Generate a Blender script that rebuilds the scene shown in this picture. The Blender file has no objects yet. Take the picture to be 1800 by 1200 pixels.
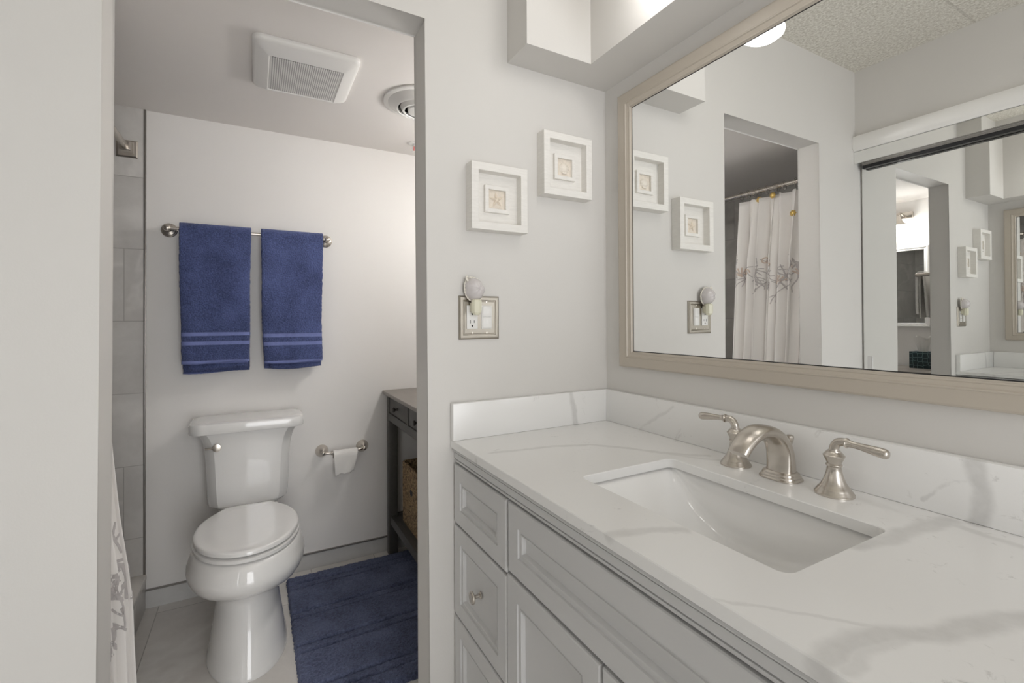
import bpy, bmesh, math, random
from mathutils import Vector, Matrix
random.seed(7)
PI = math.pi
sc = bpy.context.scene
COL = sc.collection

# ------------------------------------------------------------------ camera
CX, CY, CZ = 1.2148, -1.0276, 1.2081
YAW, PITCH, ROLL = 0.5031, 0.0084, -0.0051
FPX, PPY = 823.1353, 555.58
F = Vector((-math.cos(YAW), math.sin(YAW), 0)); R = Vector((math.sin(YAW), math.cos(YAW), 0)); U = Vector((0, 0, 1))
F2 = F*math.cos(PITCH) + U*math.sin(PITCH); U2 = U*math.cos(PITCH) - F*math.sin(PITCH)
R2 = R*math.cos(ROLL) + U2*math.sin(ROLL); U3 = U2*math.cos(ROLL) - R*math.sin(ROLL)
cam = bpy.data.cameras.new('camera'); cam.sensor_fit = 'HORIZONTAL'; cam.sensor_width = 36
cam.lens = FPX/1800*36; cam.shift_y = (PPY-600)/1800; cam.clip_start = 0.02
co = bpy.data.objects.new('camera', cam); COL.objects.link(co)
co.matrix_world = Matrix(((R2.x, U3.x, -F2.x, CX), (R2.y, U3.y, -F2.y, CY), (R2.z, U3.z, -F2.z, CZ), (0, 0, 0, 1)))
sc.camera = co

# ------------------------------------------------------------------ world, lights, exposure
w = bpy.data.worlds.new('daylight'); sc.world = w; w.use_nodes = True
w.node_tree.nodes['Background'].inputs[0].default_value = (0.86, 0.93, 1.0, 1)
w.node_tree.nodes['Background'].inputs[1].default_value = 1.0
sc.view_settings.view_transform = 'Standard'; sc.view_settings.look = 'None'
sc.view_settings.gamma = 1; sc.view_settings.use_curve_mapping = False
sc.view_settings.exposure = 0.22
try:
    sc.cycles.max_bounces = 14; sc.cycles.diffuse_bounces = 6; sc.cycles.glossy_bounces = 8
    sc.cycles.transmission_bounces = 6; sc.cycles.sample_clamp_indirect = 6.0; sc.cycles.blur_glossy = 0.5
except Exception: pass
VANITY_E, SCONCE_E = 6.2, 60.0
FILL_W = 20.5
def area_light(name, loc, rot, sx, sy, power, col):
    l = bpy.data.lights.new(name, 'AREA'); l.shape = 'RECTANGLE'; l.size = sx; l.size_y = sy; l.energy = power; l.color = col
    o = bpy.data.objects.new(name, l); COL.objects.link(o); o.location = loc; o.rotation_euler = rot
    return o
# added fill light, standing in as daylight at an invented doorway behind the camera
area_light('doorway_fill', (2.75, -0.68, 1.05), (0, PI/2, 0), 2.0, 0.90, FILL_W, (1.0, 0.99, 0.985))

# ------------------------------------------------------------------ dimensions
T = 0.0977; D = 1.2798; YR, YL = -0.6189, -1.2997; ZH = 2.03; ZCT = 2.1101; ZCM = 2.4367
YRW = 0.075; YSH = -1.430; YFAR = -2.2
ZS, YS1, YS2, DX = 1.9689, -0.3706, -0.1491, 0.1139
YD = -1.668; YB = -1.622; XR = 2.6; ZC = 0.88

# ------------------------------------------------------------------ materials
def newmat(name):
    m = bpy.data.materials.new(name); m.use_nodes = True
    nt = m.node_tree; return m, nt, nt.nodes, nt.links, nt.nodes['Principled BSDF']
def mth(nt, op, a, b=None, clamp=False):
    n = nt.nodes.new('ShaderNodeMath'); n.operation = op; n.use_clamp = clamp
    for i, v in enumerate((a, b)):
        if v is None: continue
        if isinstance(v, (int, float)): n.inputs[i].default_value = v
        else: nt.links.new(v, n.inputs[i])
    return n.outputs[0]
def mixc(nt, fac, a, b):
    n = nt.nodes.new('ShaderNodeMix'); n.data_type = 'RGBA'
    if isinstance(fac, (int, float)): n.inputs[0].default_value = fac
    else: nt.links.new(fac, n.inputs[0])
    for i, v in ((6, a), (7, b)):
        if isinstance(v, tuple): n.inputs[i].default_value = (*v[:3], 1)
        else: nt.links.new(v, n.inputs[i])
    return n.outputs[2]
def noise(nt, scale, detail=4, rough=.5, vec=None, dist=0):
    n = nt.nodes.new('ShaderNodeTexNoise'); n.inputs['Scale'].default_value = scale; n.inputs['Detail'].default_value = detail
    n.inputs['Roughness'].default_value = rough; n.inputs['Distortion'].default_value = dist
    if vec is not None: nt.links.new(vec, n.inputs['Vector'])
    return n
def ramp(nt, fac, stops):
    n = nt.nodes.new('ShaderNodeValToRGB'); nt.links.new(fac, n.inputs[0])
    e = n.color_ramp.elements
    while len(e) < len(stops): e.new(0.5)
    for i, (p, c) in enumerate(stops):
        e[i].position = p; e[i].color = (c, c, c, 1) if isinstance(c, (int, float)) else (*c, 1)
    return n.outputs[0]
def objco(nt):
    n = nt.nodes.new('ShaderNodeTexCoord'); return n.outputs['Object']
def bump(nt, bs, h, strength, dist):
    b = nt.nodes.new('ShaderNodeBump'); b.inputs['Strength'].default_value = strength; b.inputs['Distance'].default_value = dist
    nt.links.new(h, b.inputs['Height']); nt.links.new(b.outputs[0], bs.inputs['Normal'])
def simple(name, col, rough=.5, metal=0, var=.04, vscale=8, bmp=0, bscale=200, coat=0, spec=None, sheen=0):
    m, nt, ns, lk, bs = newmat(name)
    oc = objco(nt)
    n = noise(nt, vscale, 3, .5, oc)
    c = mixc(nt, n.outputs[0], tuple(x*(1-var) for x in col), tuple(min(1, x*(1+var)) for x in col))
    lk.new(c, bs.inputs['Base Color']); bs.inputs['Roughness'].default_value = rough; bs.inputs['Metallic'].default_value = metal
    if coat: bs.inputs['Coat Weight'].default_value = coat; bs.inputs['Coat Roughness'].default_value = .03
    if spec is not None: bs.inputs['Specular IOR Level'].default_value = spec
    if sheen: bs.inputs['Sheen Weight'].default_value = sheen
    if bmp:
        nb = noise(nt, bscale, 3, .6, oc); bump(nt, bs, nb.outputs[0], bmp, .002)
    return m
M = {}
M['wall'] = simple('warm_grey_wall_paint', (.655, .638, .614), .55, var=.012, bmp=.08, bscale=220, spec=.3)
M['wallwet'] = simple('pale_grey_wall_paint', (.81, .792, .772), .5, var=.012, bmp=.08, bscale=220, spec=.3)
M['ceil2'] = simple('smooth_ceiling_paint', (.80, .77, .745), .7, var=.01, bmp=.06, bscale=200, spec=.2)
M['white'] = simple('white_trim_paint', (.80, .79, .77), .35, var=.01)
M['porcelain'] = simple('white_porcelain', (.85, .845, .835), .08, var=.006, coat=.6)
M['plastic'] = simple('white_plastic', (.78, .77, .75), .3, var=.01)
M['dark'] = simple('dark_gap', (.02, .02, .02), .6)
M['black'] = simple('black_metal', (.03, .03, .032), .35, .6)
M['nickel'] = simple('brushed_nickel', (.60, .56, .51), .27, 1, var=.05, vscale=60)
M['plate'] = simple('satin_nickel_plate', (.37, .34, .295), .36, 1, var=.04, vscale=60)
M['chrome'] = simple('polished_chrome', (.75, .75, .75), .1, 1, var=.02)
M['darktrim'] = simple('dark_metal_edge', (.28, .265, .25), .35, .8)
M['cab'] = simple('grey_cabinet_paint', (.57, .568, .566), .38, var=.02, vscale=4)
M['taupe'] = simple('taupe_frame_paint', (.49, .44, .375), .38, var=.02)
M['frame'] = None
M['quartz_plain'] = simple('white_quartz_curb', (.72, .69, .655), .25)
M['sand'] = simple('sand_tan', (.76, .69, .60), .9, var=.2, vscale=90, bmp=.5, bscale=700)
M['star'] = simple('pale_starfish', (.78, .69, .58), .8, var=.12, vscale=200, bmp=.6, bscale=600)
M['shell'] = simple('cream_seashell', (.80, .74, .66), .35, var=.05, vscale=60)
M['shade'] = simple('glazed_grey_shell', (.62, .585, .585), .22, var=.05, vscale=30, coat=.4)
M['cream'] = simple('cream_plastic', (.72, .70, .56), .35)
M['rim'] = simple('ivory_rim', (.78, .74, .66), .4)
M['tissue'] = simple('white_tissue_paper', (.80, .785, .76), .9, var=.02, bmp=.2, bscale=90)
M['gold'] = simple('gold_shell', (.72, .50, .16), .35, .55, var=.15, vscale=80)
M['knobdark'] = simple('dark_bronze', (.05, .045, .04), .4, .5)
M['greytowel'] = simple('grey_terry', (.78, .76, .725), .95, var=.12, vscale=120, bmp=.9, bscale=380, sheen=.3)
M['coral'] = simple('grey_embroidery_thread', (.54, .51, .505), .8, var=.15, vscale=90)
M['tan'] = simple('tan_embroidery_thread', (.66, .54, .46), .8, var=.2, vscale=90)
M['curtain'] = simple('white_curtain_fabric', (.88, .855, .83), .85, var=.02, vscale=3, bmp=.15, bscale=900, sheen=.15)

def mk_framewood():
    m, nt, ns, lk, bs = newmat('white_washed_ribbed_wood')
    oc = objco(nt); mp = ns.new('ShaderNodeMapping'); lk.new(oc, mp.inputs[0]); mp.inputs['Scale'].default_value = (30, 30, 240)
    n = noise(nt, 1.0, 4, .6, mp.outputs[0])
    lk.new(mixc(nt, n.outputs[0], (.70, .68, .645), (.86, .84, .805)), bs.inputs['Base Color'])
    bs.inputs['Roughness'].default_value = .6; bump(nt, bs, n.outputs[0], .35, .002); return m
M['frame'] = mk_framewood()

def mk_popcorn():
    m, nt, ns, lk, bs = newmat('popcorn_ceiling')
    oc = objco(nt); n = noise(nt, 95, 5, .75, oc); n2 = noise(nt, 45, 3, .6, oc)
    c = mixc(nt, ramp(nt, n.outputs[0], [(.38, 0.0), (.62, 1.0)]), (.62, .585, .51), (.98, .955, .885))
    sx = ns.new('ShaderNodeSeparateXYZ'); lk.new(oc, sx.inputs[0])
    g = mth(nt, 'LESS_THAN', mth(nt, 'ABSOLUTE', mth(nt, 'SUBTRACT', sx.outputs[0], .449)), .005)
    lk.new(mixc(nt, mth(nt, 'MULTIPLY', g, .25), c, (.35, .32, .27)), bs.inputs['Base Color'])
    bs.inputs['Roughness'].default_value = .95
    bump(nt, bs, mth(nt, 'ADD', n.outputs[0], mth(nt, 'MULTIPLY', n2.outputs[0], .5)), .9, .009); return m
M['popcorn'] = mk_popcorn()

def mk_tile(name, ua, va, L, H, u0, v0, c1, c2, grout, rough, step=1/3, vein=True):
    m, nt, ns, lk, bs = newmat(name)
    oc = objco(nt); sx = ns.new('ShaderNodeSeparateXYZ'); lk.new(oc, sx.inputs[0])
    u = mth(nt, 'DIVIDE', mth(nt, 'SUBTRACT', sx.outputs[ua], u0), L); v = mth(nt, 'DIVIDE', mth(nt, 'SUBTRACT', sx.outputs[va], v0), H)
    row = mth(nt, 'FLOOR', v); u = mth(nt, 'ADD', u, mth(nt, 'MULTIPLY', row, step)); col = mth(nt, 'FLOOR', u)
    fu = mth(nt, 'FRACT', u); fv = mth(nt, 'FRACT', v)
    du = mth(nt, 'MULTIPLY', mth(nt, 'MINIMUM', fu, mth(nt, 'SUBTRACT', 1, fu)), L)
    dv = mth(nt, 'MULTIPLY', mth(nt, 'MINIMUM', fv, mth(nt, 'SUBTRACT', 1, fv)), H)
    g = mth(nt, 'LESS_THAN', mth(nt, 'MINIMUM', du, dv), .0016)
    wn = ns.new('ShaderNodeTexWhiteNoise'); wn.noise_dimensions = '2D'
    cb = ns.new('ShaderNodeCombineXYZ'); lk.new(row, cb.inputs[0]); lk.new(col, cb.inputs[1]); lk.new(cb.outputs[0], wn.inputs['Vector'])
    sh = ns.new('ShaderNodeVectorMath'); sh.operation = 'MULTIPLY_ADD'; lk.new(wn.outputs['Color'], sh.inputs[0]); sh.inputs[1].default_value = (5, 5, 5); lk.new(oc, sh.inputs[2])
    n = noise(nt, 3.2, 6, .62, sh.outputs[0], .6)
    nf = noise(nt, 26, 4, .6, sh.outputs[0], .4)
    f = mth(nt, 'ADD', mth(nt, 'MULTIPLY', n.outputs[0], .75), mth(nt, 'MULTIPLY', nf.outputs[0], .25))
    c = mixc(nt, ramp(nt, f, [(.32, 0.0), (.68, 1.0)]), c1, c2)
    if vein:
        vv = noise(nt, 1.3, 4, .5, sh.outputs[0], .7)
        e = mth(nt, 'ABSOLUTE', mth(nt, 'SUBTRACT', vv.outputs[0], .5))
        c = mixc(nt, ramp(nt, e, [(.0, .32), (.03, 0.0)]), c, tuple(min(1, x*1.35) for x in c2))
    c = mixc(nt, mth(nt, 'MULTIPLY', mth(nt, 'SUBTRACT', wn.outputs['Value'], .5), .18), c, c2)
    lk.new(mixc(nt, g, c, grout), bs.inputs['Base Color'])
    bs.inputs['Roughness'].default_value = rough
    bump(nt, bs, mth(nt, 'SUBTRACT', 1, g), .4, .001); return m
M['floor'] = mk_tile('grey_stone_floor_tile', 0, 1, .6, .2985, -1.21, -1.3835, (.62, .595, .57), (.78, .755, .725), (.42, .40, .38), .32, step=-1/3)
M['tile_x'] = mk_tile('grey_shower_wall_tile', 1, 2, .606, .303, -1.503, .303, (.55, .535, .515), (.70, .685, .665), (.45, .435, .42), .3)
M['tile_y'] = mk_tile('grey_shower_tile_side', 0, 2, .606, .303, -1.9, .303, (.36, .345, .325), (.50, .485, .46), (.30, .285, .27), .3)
M['base'] = mk_tile('grey_tile_base', 1, 2, .6, 2.0, -.79-.11, -.5, (.50, .495, .485), (.60, .595, .585), (.35, .34, .33), .35, vein=False)

def seg_dist(nt, P, A, B):
    def vm(op, a, b=None):
        n = nt.nodes.new('ShaderNodeVectorMath'); n.operation = op
        for i, v in enumerate((a, b)):
            if v is None: continue
            if isinstance(v, tuple): n.inputs[i].default_value = v
            else: nt.links.new(v, n.inputs[i])
        return n
    ba = tuple(B[i]-A[i] for i in range(3)); l2 = sum(x*x for x in ba)
    pa = vm('SUBTRACT', P, A).outputs[0]
    h = mth(nt, 'MULTIPLY', vm('DOT_PRODUCT', pa, ba).outputs['Value'], 1/l2, clamp=True)
    s = nt.nodes.new('ShaderNodeVectorMath'); s.operation = 'SCALE'; s.inputs[0].default_value = ba; nt.links.new(h, s.inputs['Scale'])
    return vm('LENGTH', vm('SUBTRACT', pa, s.outputs[0]).outputs[0]).outputs['Value']
def mk_quartz():
    m, nt, ns, lk, bs = newmat('white_veined_quartz')
    oc = objco(nt)
    wn = noise(nt, 14, 4, .6, oc); wn2 = noise(nt, 45, 3, .6, oc)
    sc1 = ns.new('ShaderNodeVectorMath'); sc1.operation = 'SUBTRACT'; lk.new(wn.outputs['Color'], sc1.inputs[0]); sc1.inputs[1].default_value = (.5, .5, .5)
    mad = ns.new('ShaderNodeVectorMath'); mad.operation = 'MULTIPLY_ADD'; lk.new(sc1.outputs[0], mad.inputs[0]); mad.inputs[1].default_value = (.028, .028, .028); lk.new(oc, mad.inputs[2])
    P = mad.outputs[0]
    z = ZC
    veins = [
        ([(.172, -.56, z-.02), (.174, -.50, z), (.195, -.35, z), (.234, -.26, z), (.303, -.196, z), (.396, -.135, z), (.45, -.075, z)], .010, .42),
        ([(.36, -.165, z), (.466, -.098, z), (.52, -.06, z)], .008, .35),
        ([(.66, -.56, z), (.667, -.518, z), (.677, -.48, z), (.70, -.443, z)], .013, .40),
        ([(.856, -.268, z), (.867, -.22, z), (.872, -.166, z), (.876, -.107, z), (.888, -.04, z)], .018, .50),
        ([(.867, -.081, z), (.90, -.056, z), (.943, -.067, z), (1.0, -.064, z)], .011, .38),
        ([(.965, -.57, z-.02), (.957, -.53, z), (.962, -.488, z), (.974, -.449, z), (.995, -.406, z), (1.008, -.36, z), (1.035, -.294, z), (1.09, -.2, z)], .017, .52),
        ([(.978, -.545, z), (.974, -.50, z), (.985, -.45, z)], .010, .35),
        ([(.84, -.555, z), (.908, -.499, z), (.958, -.452, z)], .004, .30),
        ([(.023, -.163, .99), (.023, -.157, .945), (.023, -.146, .885)], .010, .55),
        ([(.17, -.0224, .882), (.232, -.0224, .924), (.305, -.0224, .97)], .005, .28),
        ([(.913, -.0224, .99), (.918, -.0224, .945), (.921, -.0224, .92), (.914, -.0224, .876)], .015, .60),
        ([(.846, -.0224, .899), (.861, -.0224, .916), (.884, -.0224, .937), (.912, -.0224, .945)], .004, .40),
        ([(.945, -.0224, .93), (.975, -.0224, .955), (1.02, -.0224, .97)], .004, .35),
    ]
    tot = None
    for pts, wd, st in veins:
        dmin = None
        for a, b in zip(pts[:-1], pts[1:]):
            d = seg_dist(nt, P, a, b); dmin = d if dmin is None else mth(nt, 'MINIMUM', dmin, d)
        mr = ns.new('ShaderNodeMapRange'); mr.interpolation_type = 'SMOOTHSTEP'; lk.new(dmin, mr.inputs[0])
        mr.inputs[1].default_value = wd*.35; mr.inputs[2].default_value = wd*1.25; mr.inputs[3].default_value = st*.62; mr.inputs[4].default_value = 0
        tot = mr.outputs[0] if tot is None else mth(nt, 'MAXIMUM', tot, mr.outputs[0])
    tot = mth(nt, 'MULTIPLY', tot, mth(nt, 'ADD', .55, mth(nt, 'MULTIPLY', wn2.outputs[0], .9)))
    # small scattered flecks
    fl = noise(nt, 30, 6, .72, oc, .6); fm = noise(nt, 6, 2, .5, oc)
    fk = mth(nt, 'MULTIPLY', ramp(nt, fl.outputs[0], [(.60, 0.0), (.72, .55)]), ramp(nt, fm.outputs[0], [(.50, 0.0), (.60, 1.0)]))
    tot = mth(nt, 'MAXIMUM', tot, fk)
    cl = noise(nt, 3, 3, .5, oc)
    base = mixc(nt, cl.outputs[0], (.80, .795, .785), (.85, .845, .835))
    lk.new(mixc(nt, tot, base, (.36, .35, .34)), bs.inputs['Base Color'])
    bs.inputs['Roughness'].default_value = .22; return m
M['quartz'] = mk_quartz()

def mk_terry(name, c1, c2, bands=None, bandcol=None, scale=190, strength=1.0, nap=None):
    m, nt, ns, lk, bs = newmat(name)
    oc = objco(nt); n = noise(nt, scale, 3, .65, oc); n2 = noise(nt, 9, 3, .55, oc)
    f = mth(nt, 'ADD', mth(nt, 'MULTIPLY', n.outputs[0], .6), mth(nt, 'MULTIPLY', n2.outputs[0], .4))
    c = mixc(nt, ramp(nt, f, [(.36, 0.0), (.66, 1.0)]), c1, c2)
    h = n.outputs[0]
    if bands:
        sx = ns.new('ShaderNodeSeparateXYZ'); lk.new(oc, sx.inputs[0]); tot = None
        for a, b in bands:
            k = mth(nt, 'MULTIPLY', mth(nt, 'GREATER_THAN', sx.outputs[2], a), mth(nt, 'LESS_THAN', sx.outputs[2], b))
            tot = k if tot is None else mth(nt, 'ADD', tot, k)
        c = mixc(nt, tot, c, bandcol)
        h = mth(nt, 'MULTIPLY', h, mth(nt, 'SUBTRACT', 1.0, mth(nt, 'MULTIPLY', tot, .85)))
    lk.new(c, bs.inputs['Base Color']); bs.inputs['Roughness'].default_value = .95
    bs.inputs['Sheen Weight'].default_value = .35; bs.inputs['Sheen Roughness'].default_value = .5; bs.inputs['Sheen Tint'].default_value = (.5, .55, .8, 1)
    bump(nt, bs, h, strength, .006); return m
M['mat'] = mk_terry('navy_tufted_mat', (.030, .040, .085), (.145, .172, .29), scale=130)

def mk_wood(name, c1, c2, rough=.5, sc_=(4, 60, 60)):
    m, nt, ns, lk, bs = newmat(name)
    oc = objco(nt); mp = ns.new('ShaderNodeMapping'); lk.new(oc, mp.inputs[0]); mp.inputs['Scale'].default_value = sc_
    n = noise(nt, 1, 5, .6, mp.outputs[0], .6)
    lk.new(mixc(nt, n.outputs[0], c1, c2), bs.inputs['Base Color']); bs.inputs['Roughness'].default_value = rough
    bump(nt, bs, n.outputs[0], .15, .001); return m
M['darkwood'] = mk_wood('charcoal_stained_wood', (.055, .052, .048), (.10, .095, .088))
M['topwood'] = mk_wood('grey_brown_stained_top', (.19, .17, .15), (.29, .262, .232), .4)

def mk_basket():
    m, nt, ns, lk, bs = newmat('woven_seagrass')
    oc = objco(nt); mp = ns.new('ShaderNodeMapping'); lk.new(oc, mp.inputs[0]); mp.inputs['Scale'].default_value = (60, 60, 90)
    vo = ns.new('ShaderNodeTexVoronoi'); lk.new(mp.outputs[0], vo.inputs['Vector']); vo.inputs['Scale'].default_value = 1.6
    n = noise(nt, 55, 4, .7, oc)
    f = mth(nt, 'ADD', mth(nt, 'MULTIPLY', vo.outputs['Distance'], -.6), mth(nt, 'ADD', n.outputs[0], .35))
    lk.new(mixc(nt, ramp(nt, f, [(.25, 0.0), (.75, 1.0)]), (.09, .055, .028), (.50, .34, .18)), bs.inputs['Base Color'])
    bs.inputs['Roughness'].default_value = .8; bump(nt, bs, f, 1.0, .012); return m
M['basket'] = mk_basket()

def mk_mirror(name, col=(.93, .94, .935)):
    m, nt, ns, lk, bs = newmat(name)
    n = noise(nt, 2, 1, .5, objco(nt))
    lk.new(mixc(nt, n.outputs[0], col, tuple(x*.995 for x in col)), bs.inputs['Base Color'])
    bs.inputs['Metallic'].default_value = 1; bs.inputs['Roughness'].default_value = 0.0; return m
M['mirror'] = mk_mirror('silvered_mirror_glass')
M['mirror2'] = mk_mirror('silvered_mirror_glass_closet', (.90, .91, .90))

def mk_emit(name, col, e):
    m, nt, ns, lk, bs = newmat(name)
    n = noise(nt, 3, 1, .5, objco(nt))
    c = mixc(nt, n.outputs[0], col, tuple(x*.98 for x in col)); lk.new(c, bs.inputs['Base Color']); lk.new(c, bs.inputs['Emission Color'])
    bs.inputs['Emission Strength'].default_value = e; bs.inputs['Roughness'].default_value = .3; return m
M['vglass'] = mk_emit('lit_opal_vanity_shade', (1.0, .98, .95), VANITY_E)
M['sglass'] = mk_emit('lit_opal_sconce_shade', (1.0, .98, .955), SCONCE_E)

def mk_tissuebox():
    m, nt, ns, lk, bs = newmat('dark_teal_patterned_card')
    oc = objco(nt); mp = ns.new('ShaderNodeMapping'); lk.new(oc, mp.inputs[0]); mp.inputs['Scale'].default_value = (34, 34, 34)
    vo = ns.new('ShaderNodeTexVoronoi'); vo.feature = 'DISTANCE_TO_EDGE'; lk.new(mp.outputs[0], vo.inputs['Vector']); vo.inputs['Scale'].default_value = 1
    vo.inputs['Randomness'].default_value = .35
    k = mth(nt, 'LESS_THAN', vo.outputs['Distance'], .05)
    lk.new(mixc(nt, k, (.012, .035, .042), (.16, .24, .25)), bs.inputs['Base Color']); bs.inputs['Roughness'].default_value = .4; return m
M['teal'] = mk_tissuebox()

def mk_perf():
    m, nt, ns, lk, bs = newmat('perforated_white_grille')
    oc = objco(nt); sx = ns.new('ShaderNodeSeparateXYZ'); lk.new(oc, sx.inputs[0])
    p = .0068
    def cell(o): return mth(nt, 'SUBTRACT', mth(nt, 'FRACT', mth(nt, 'DIVIDE', o, p)), .5)
    a, b = cell(sx.outputs[0]), cell(sx.outputs[1])
    r = mth(nt, 'SQRT', mth(nt, 'ADD', mth(nt, 'MULTIPLY', a, a), mth(nt, 'MULTIPLY', b, b)))
    k = mth(nt, 'LESS_THAN', r, .31)
    lk.new(mixc(nt, k, (.75, .74, .72), (.05, .05, .05)), bs.inputs['Base Color']); bs.inputs['Roughness'].default_value = .45
    bump(nt, bs, mth(nt, 'SUBTRACT', 1, k), .6, .002); return m
M['perf'] = mk_perf()

# ------------------------------------------------------------------ mesh helpers (world coordinates in, local meshes out)
def worldloc(o):
    v = Vector((0, 0, 0))
    while o is not None: v += o.location; o = o.parent
    return v
def link_bm(name, bm, mat, parent=None, loc=None, smooth=None, recalc=True):
    if recalc: bmesh.ops.recalc_face_normals(bm, faces=bm.faces)
    base = worldloc(parent) if parent is not None else Vector(loc if loc is not None else (0, 0, 0))
    for vv in bm.verts: vv.co -= base
    me = bpy.data.meshes.new(name); bm.to_mesh(me); bm.free()
    mats = mat if isinstance(mat, list) else [mat]
    for m_ in mats: me.materials.append(m_)
    if smooth is not None:
        for p in me.polygons: p.use_smooth = True
        me.set_sharp_from_angle(angle=math.radians(smooth))
    o = bpy.data.objects.new(name, me); COL.objects.link(o)
    if parent is not None: o.parent = parent
    else: o.location = base
    return o
def empty(name, loc, label, cat, group=None):
    o = bpy.data.objects.new(name, None); COL.objects.link(o); o.location = loc; o.empty_display_size = .05
    tag(o, label, cat, group); return o
def tag(o, label=None, cat=None, group=None, kind=None):
    if label: o['label'] = label
    if cat: o['category'] = cat
    if group: o['group'] = group
    if kind: o['kind'] = kind
    return o
def box(bm, x0, x1, y0, y1, z0, z1, bev=0, seg=2):
    vs = [bm.verts.new((x, y, z)) for x in (x0, x1) for y in (y0, y1) for z in (z0, z1)]
    q = [(0, 1, 3, 2), (4, 6, 7, 5), (0, 4, 5, 1), (2, 3, 7, 6), (0, 2, 6, 4), (1, 5, 7, 3)]
    fs = [bm.faces.new([vs[i] for i in f]) for f in q]
    if bev:
        es = list({e for f in fs for e in f.edges})
        bmesh.ops.bevel(bm, geom=es, offset=bev, segments=seg, affect='EDGES', profile=.5)
    return fs
def BOX(name, b, mat, parent=None, loc=None, bev=0, seg=2):
    bm = bmesh.new(); box(bm, *b, bev=bev, seg=seg)
    if loc is None and parent is None: loc = ((b[0]+b[1])/2, (b[2]+b[3])/2, b[4])
    return link_bm(name, bm, mat, parent, loc, 40 if bev else None)
def loft(bm, rings, cap0=True, cap1=True, close=True):
    R_ = [[bm.verts.new(p) for p in r] for r in rings]; n = len(R_[0])
    for a, b in zip(R_[:-1], R_[1:]):
        for i in range(n if close else n-1):
            j = (i+1) % n; bm.faces.new((a[i], a[j], b[j], b[i]))
    if cap0: bm.faces.new(R_[0])
    if cap1: bm.faces.new(R_[-1])
    return R_
def tube(bm, pts, rad, seg=12, cap=True, sx=None):
    pts = [Vector(p) for p in pts]; n = len(pts); rads = rad if isinstance(rad, (list, tuple)) else [rad]*n
    tan = [(pts[min(i+1, n-1)]-pts[max(i-1, 0)]).normalized() for i in range(n)]
    up = Vector((0, 0, 1)) if abs(tan[0].z) < .9 else Vector((1, 0, 0))
    nrm = (up - tan[0]*up.dot(tan[0])).normalized(); rings = []
    for i in range(n):
        nrm = (nrm - tan[i]*nrm.dot(tan[i])).normalized(); bi = tan[i].cross(nrm)
        rings.append([pts[i] + (nrm*math.cos(a) + bi*math.sin(a))*rads[i] for a in (2*PI*k/seg for k in range(seg))])
    loft(bm, rings, cap, cap)
def lathe(bm, prof, c, axis='z', seg=32, sgn=1, a0=0, a1=None):
    rings = []
    for r, h in prof:
        ring = []
        for k in range(seg):
            a = 2*PI*k/seg; u, v = max(r, 1e-5)*math.cos(a), max(r, 1e-5)*math.sin(a); hh = h*sgn
            ring.append({'z': (c[0]+u, c[1]+v, c[2]+hh), 'x': (c[0]+hh, c[1]+u, c[2]+v), 'y': (c[0]+u, c[1]+hh, c[2]+v)}[axis])
        rings.append(ring)
    loft(bm, rings)
def prism(bm, poly, axis, a, b):
    def P(u, v, t): return {'x': (t, u, v), 'y': (u, t, v), 'z': (u, v, t)}[axis]
    loft(bm, [[P(u, v, a) for u, v in poly], [P(u, v, b) for u, v in poly]])
def smoothpath(pts, n=8):
    pts = [Vector(p) for p in pts]; out = []
    for i in range(len(pts)-1):
        p0, p1, p2, p3 = pts[max(i-1, 0)], pts[i], pts[i+1], pts[min(i+2, len(pts)-1)]
        for k in range(n):
            t = k/n
            out.append(.5*((2*p1)+(p2-p0)*t+(2*p0-5*p1+4*p2-p3)*t*t+(3*p1-p0-3*p2+p3)*t**3))
    out.append(pts[-1]); return out
def rrect(x0, x1, y0, y1, r, n=6):
    pts = []
    for cx, cy, a0 in ((x1-r, y1-r, 0), (x0+r, y1-r, PI/2), (x0+r, y0+r, PI), (x1-r, y0+r, 1.5*PI)):
        for k in range(n+1):
            a = a0+PI/2*k/n; pts.append((cx+r*math.cos(a), cy+r*math.sin(a)))
    return pts
def nested(bm, loops, capfirst=False, caplast=True):
    loft(bm, loops, capfirst, caplast)
def struct(o): o['kind'] = 'structure'; return o

# ================================================================== ROOM SHELL
bm = bmesh.new()     # partition wall with the doorway
prism(bm, [(-2.3, 0), (YL, 0), (YL, ZH), (YR, ZH), (YR, 0), (YRW+.1, 0), (YRW+.1, ZCM), (-2.3, ZCM)], 'x', -T, 0)
es = [e for e in bm.edges if all(abs(v.co.y-YL) < 1e-4 or abs(v.co.y-YR) < 1e-4 for v in e.verts) and all(v.co.z <= ZH+.001 for v in e.verts)
      and (abs(e.verts[0].co.x-e.verts[1].co.x) < 1e-4)]
bmesh.ops.bevel(bm, geom=es, offset=.005, segments=3, affect='EDGES', profile=.5)
struct(link_bm('wall_left', bm, M['wall'], loc=(0, 0, 0), smooth=30))
struct(BOX('wall_back', (0, XR, 0, .1, 0, ZCM), M['wall']))
bm = bmesh.new()     # soffit in an L along the mirror wall and the partition wall
prism(bm, [(0, YS1), (DX, YS1), (DX, YS2), (XR, YS2), (XR, 0), (0, 0)], 'z', ZS, ZCM)
struct(link_bm('trim_1', bm, M['wall'], loc=(0, 0, ZS)))
struct(BOX('wall_front', (0, XR, YB-.10, YB, 2.045, ZCM), M['wall']))
struct(BOX('wall_front_side', (1.56, XR, YB-.10, YB, 0, 2.045), M['wall']))
struct(BOX('wall_closet', (0, 1.7, -2.3, -2.2, 0, ZCM), M['wall']))
bm = bmesh.new()     # unseen wall behind the camera; its doorway opening is added for the fill light
prism(bm, [(-1.8, 0), (-1.14, 0), (-1.14, 2.05), (-.22, 2.05), (-.22, 0), (.1, 0), (.1, ZCM), (-1.8, ZCM)], 'x', XR, XR+.1)
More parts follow.
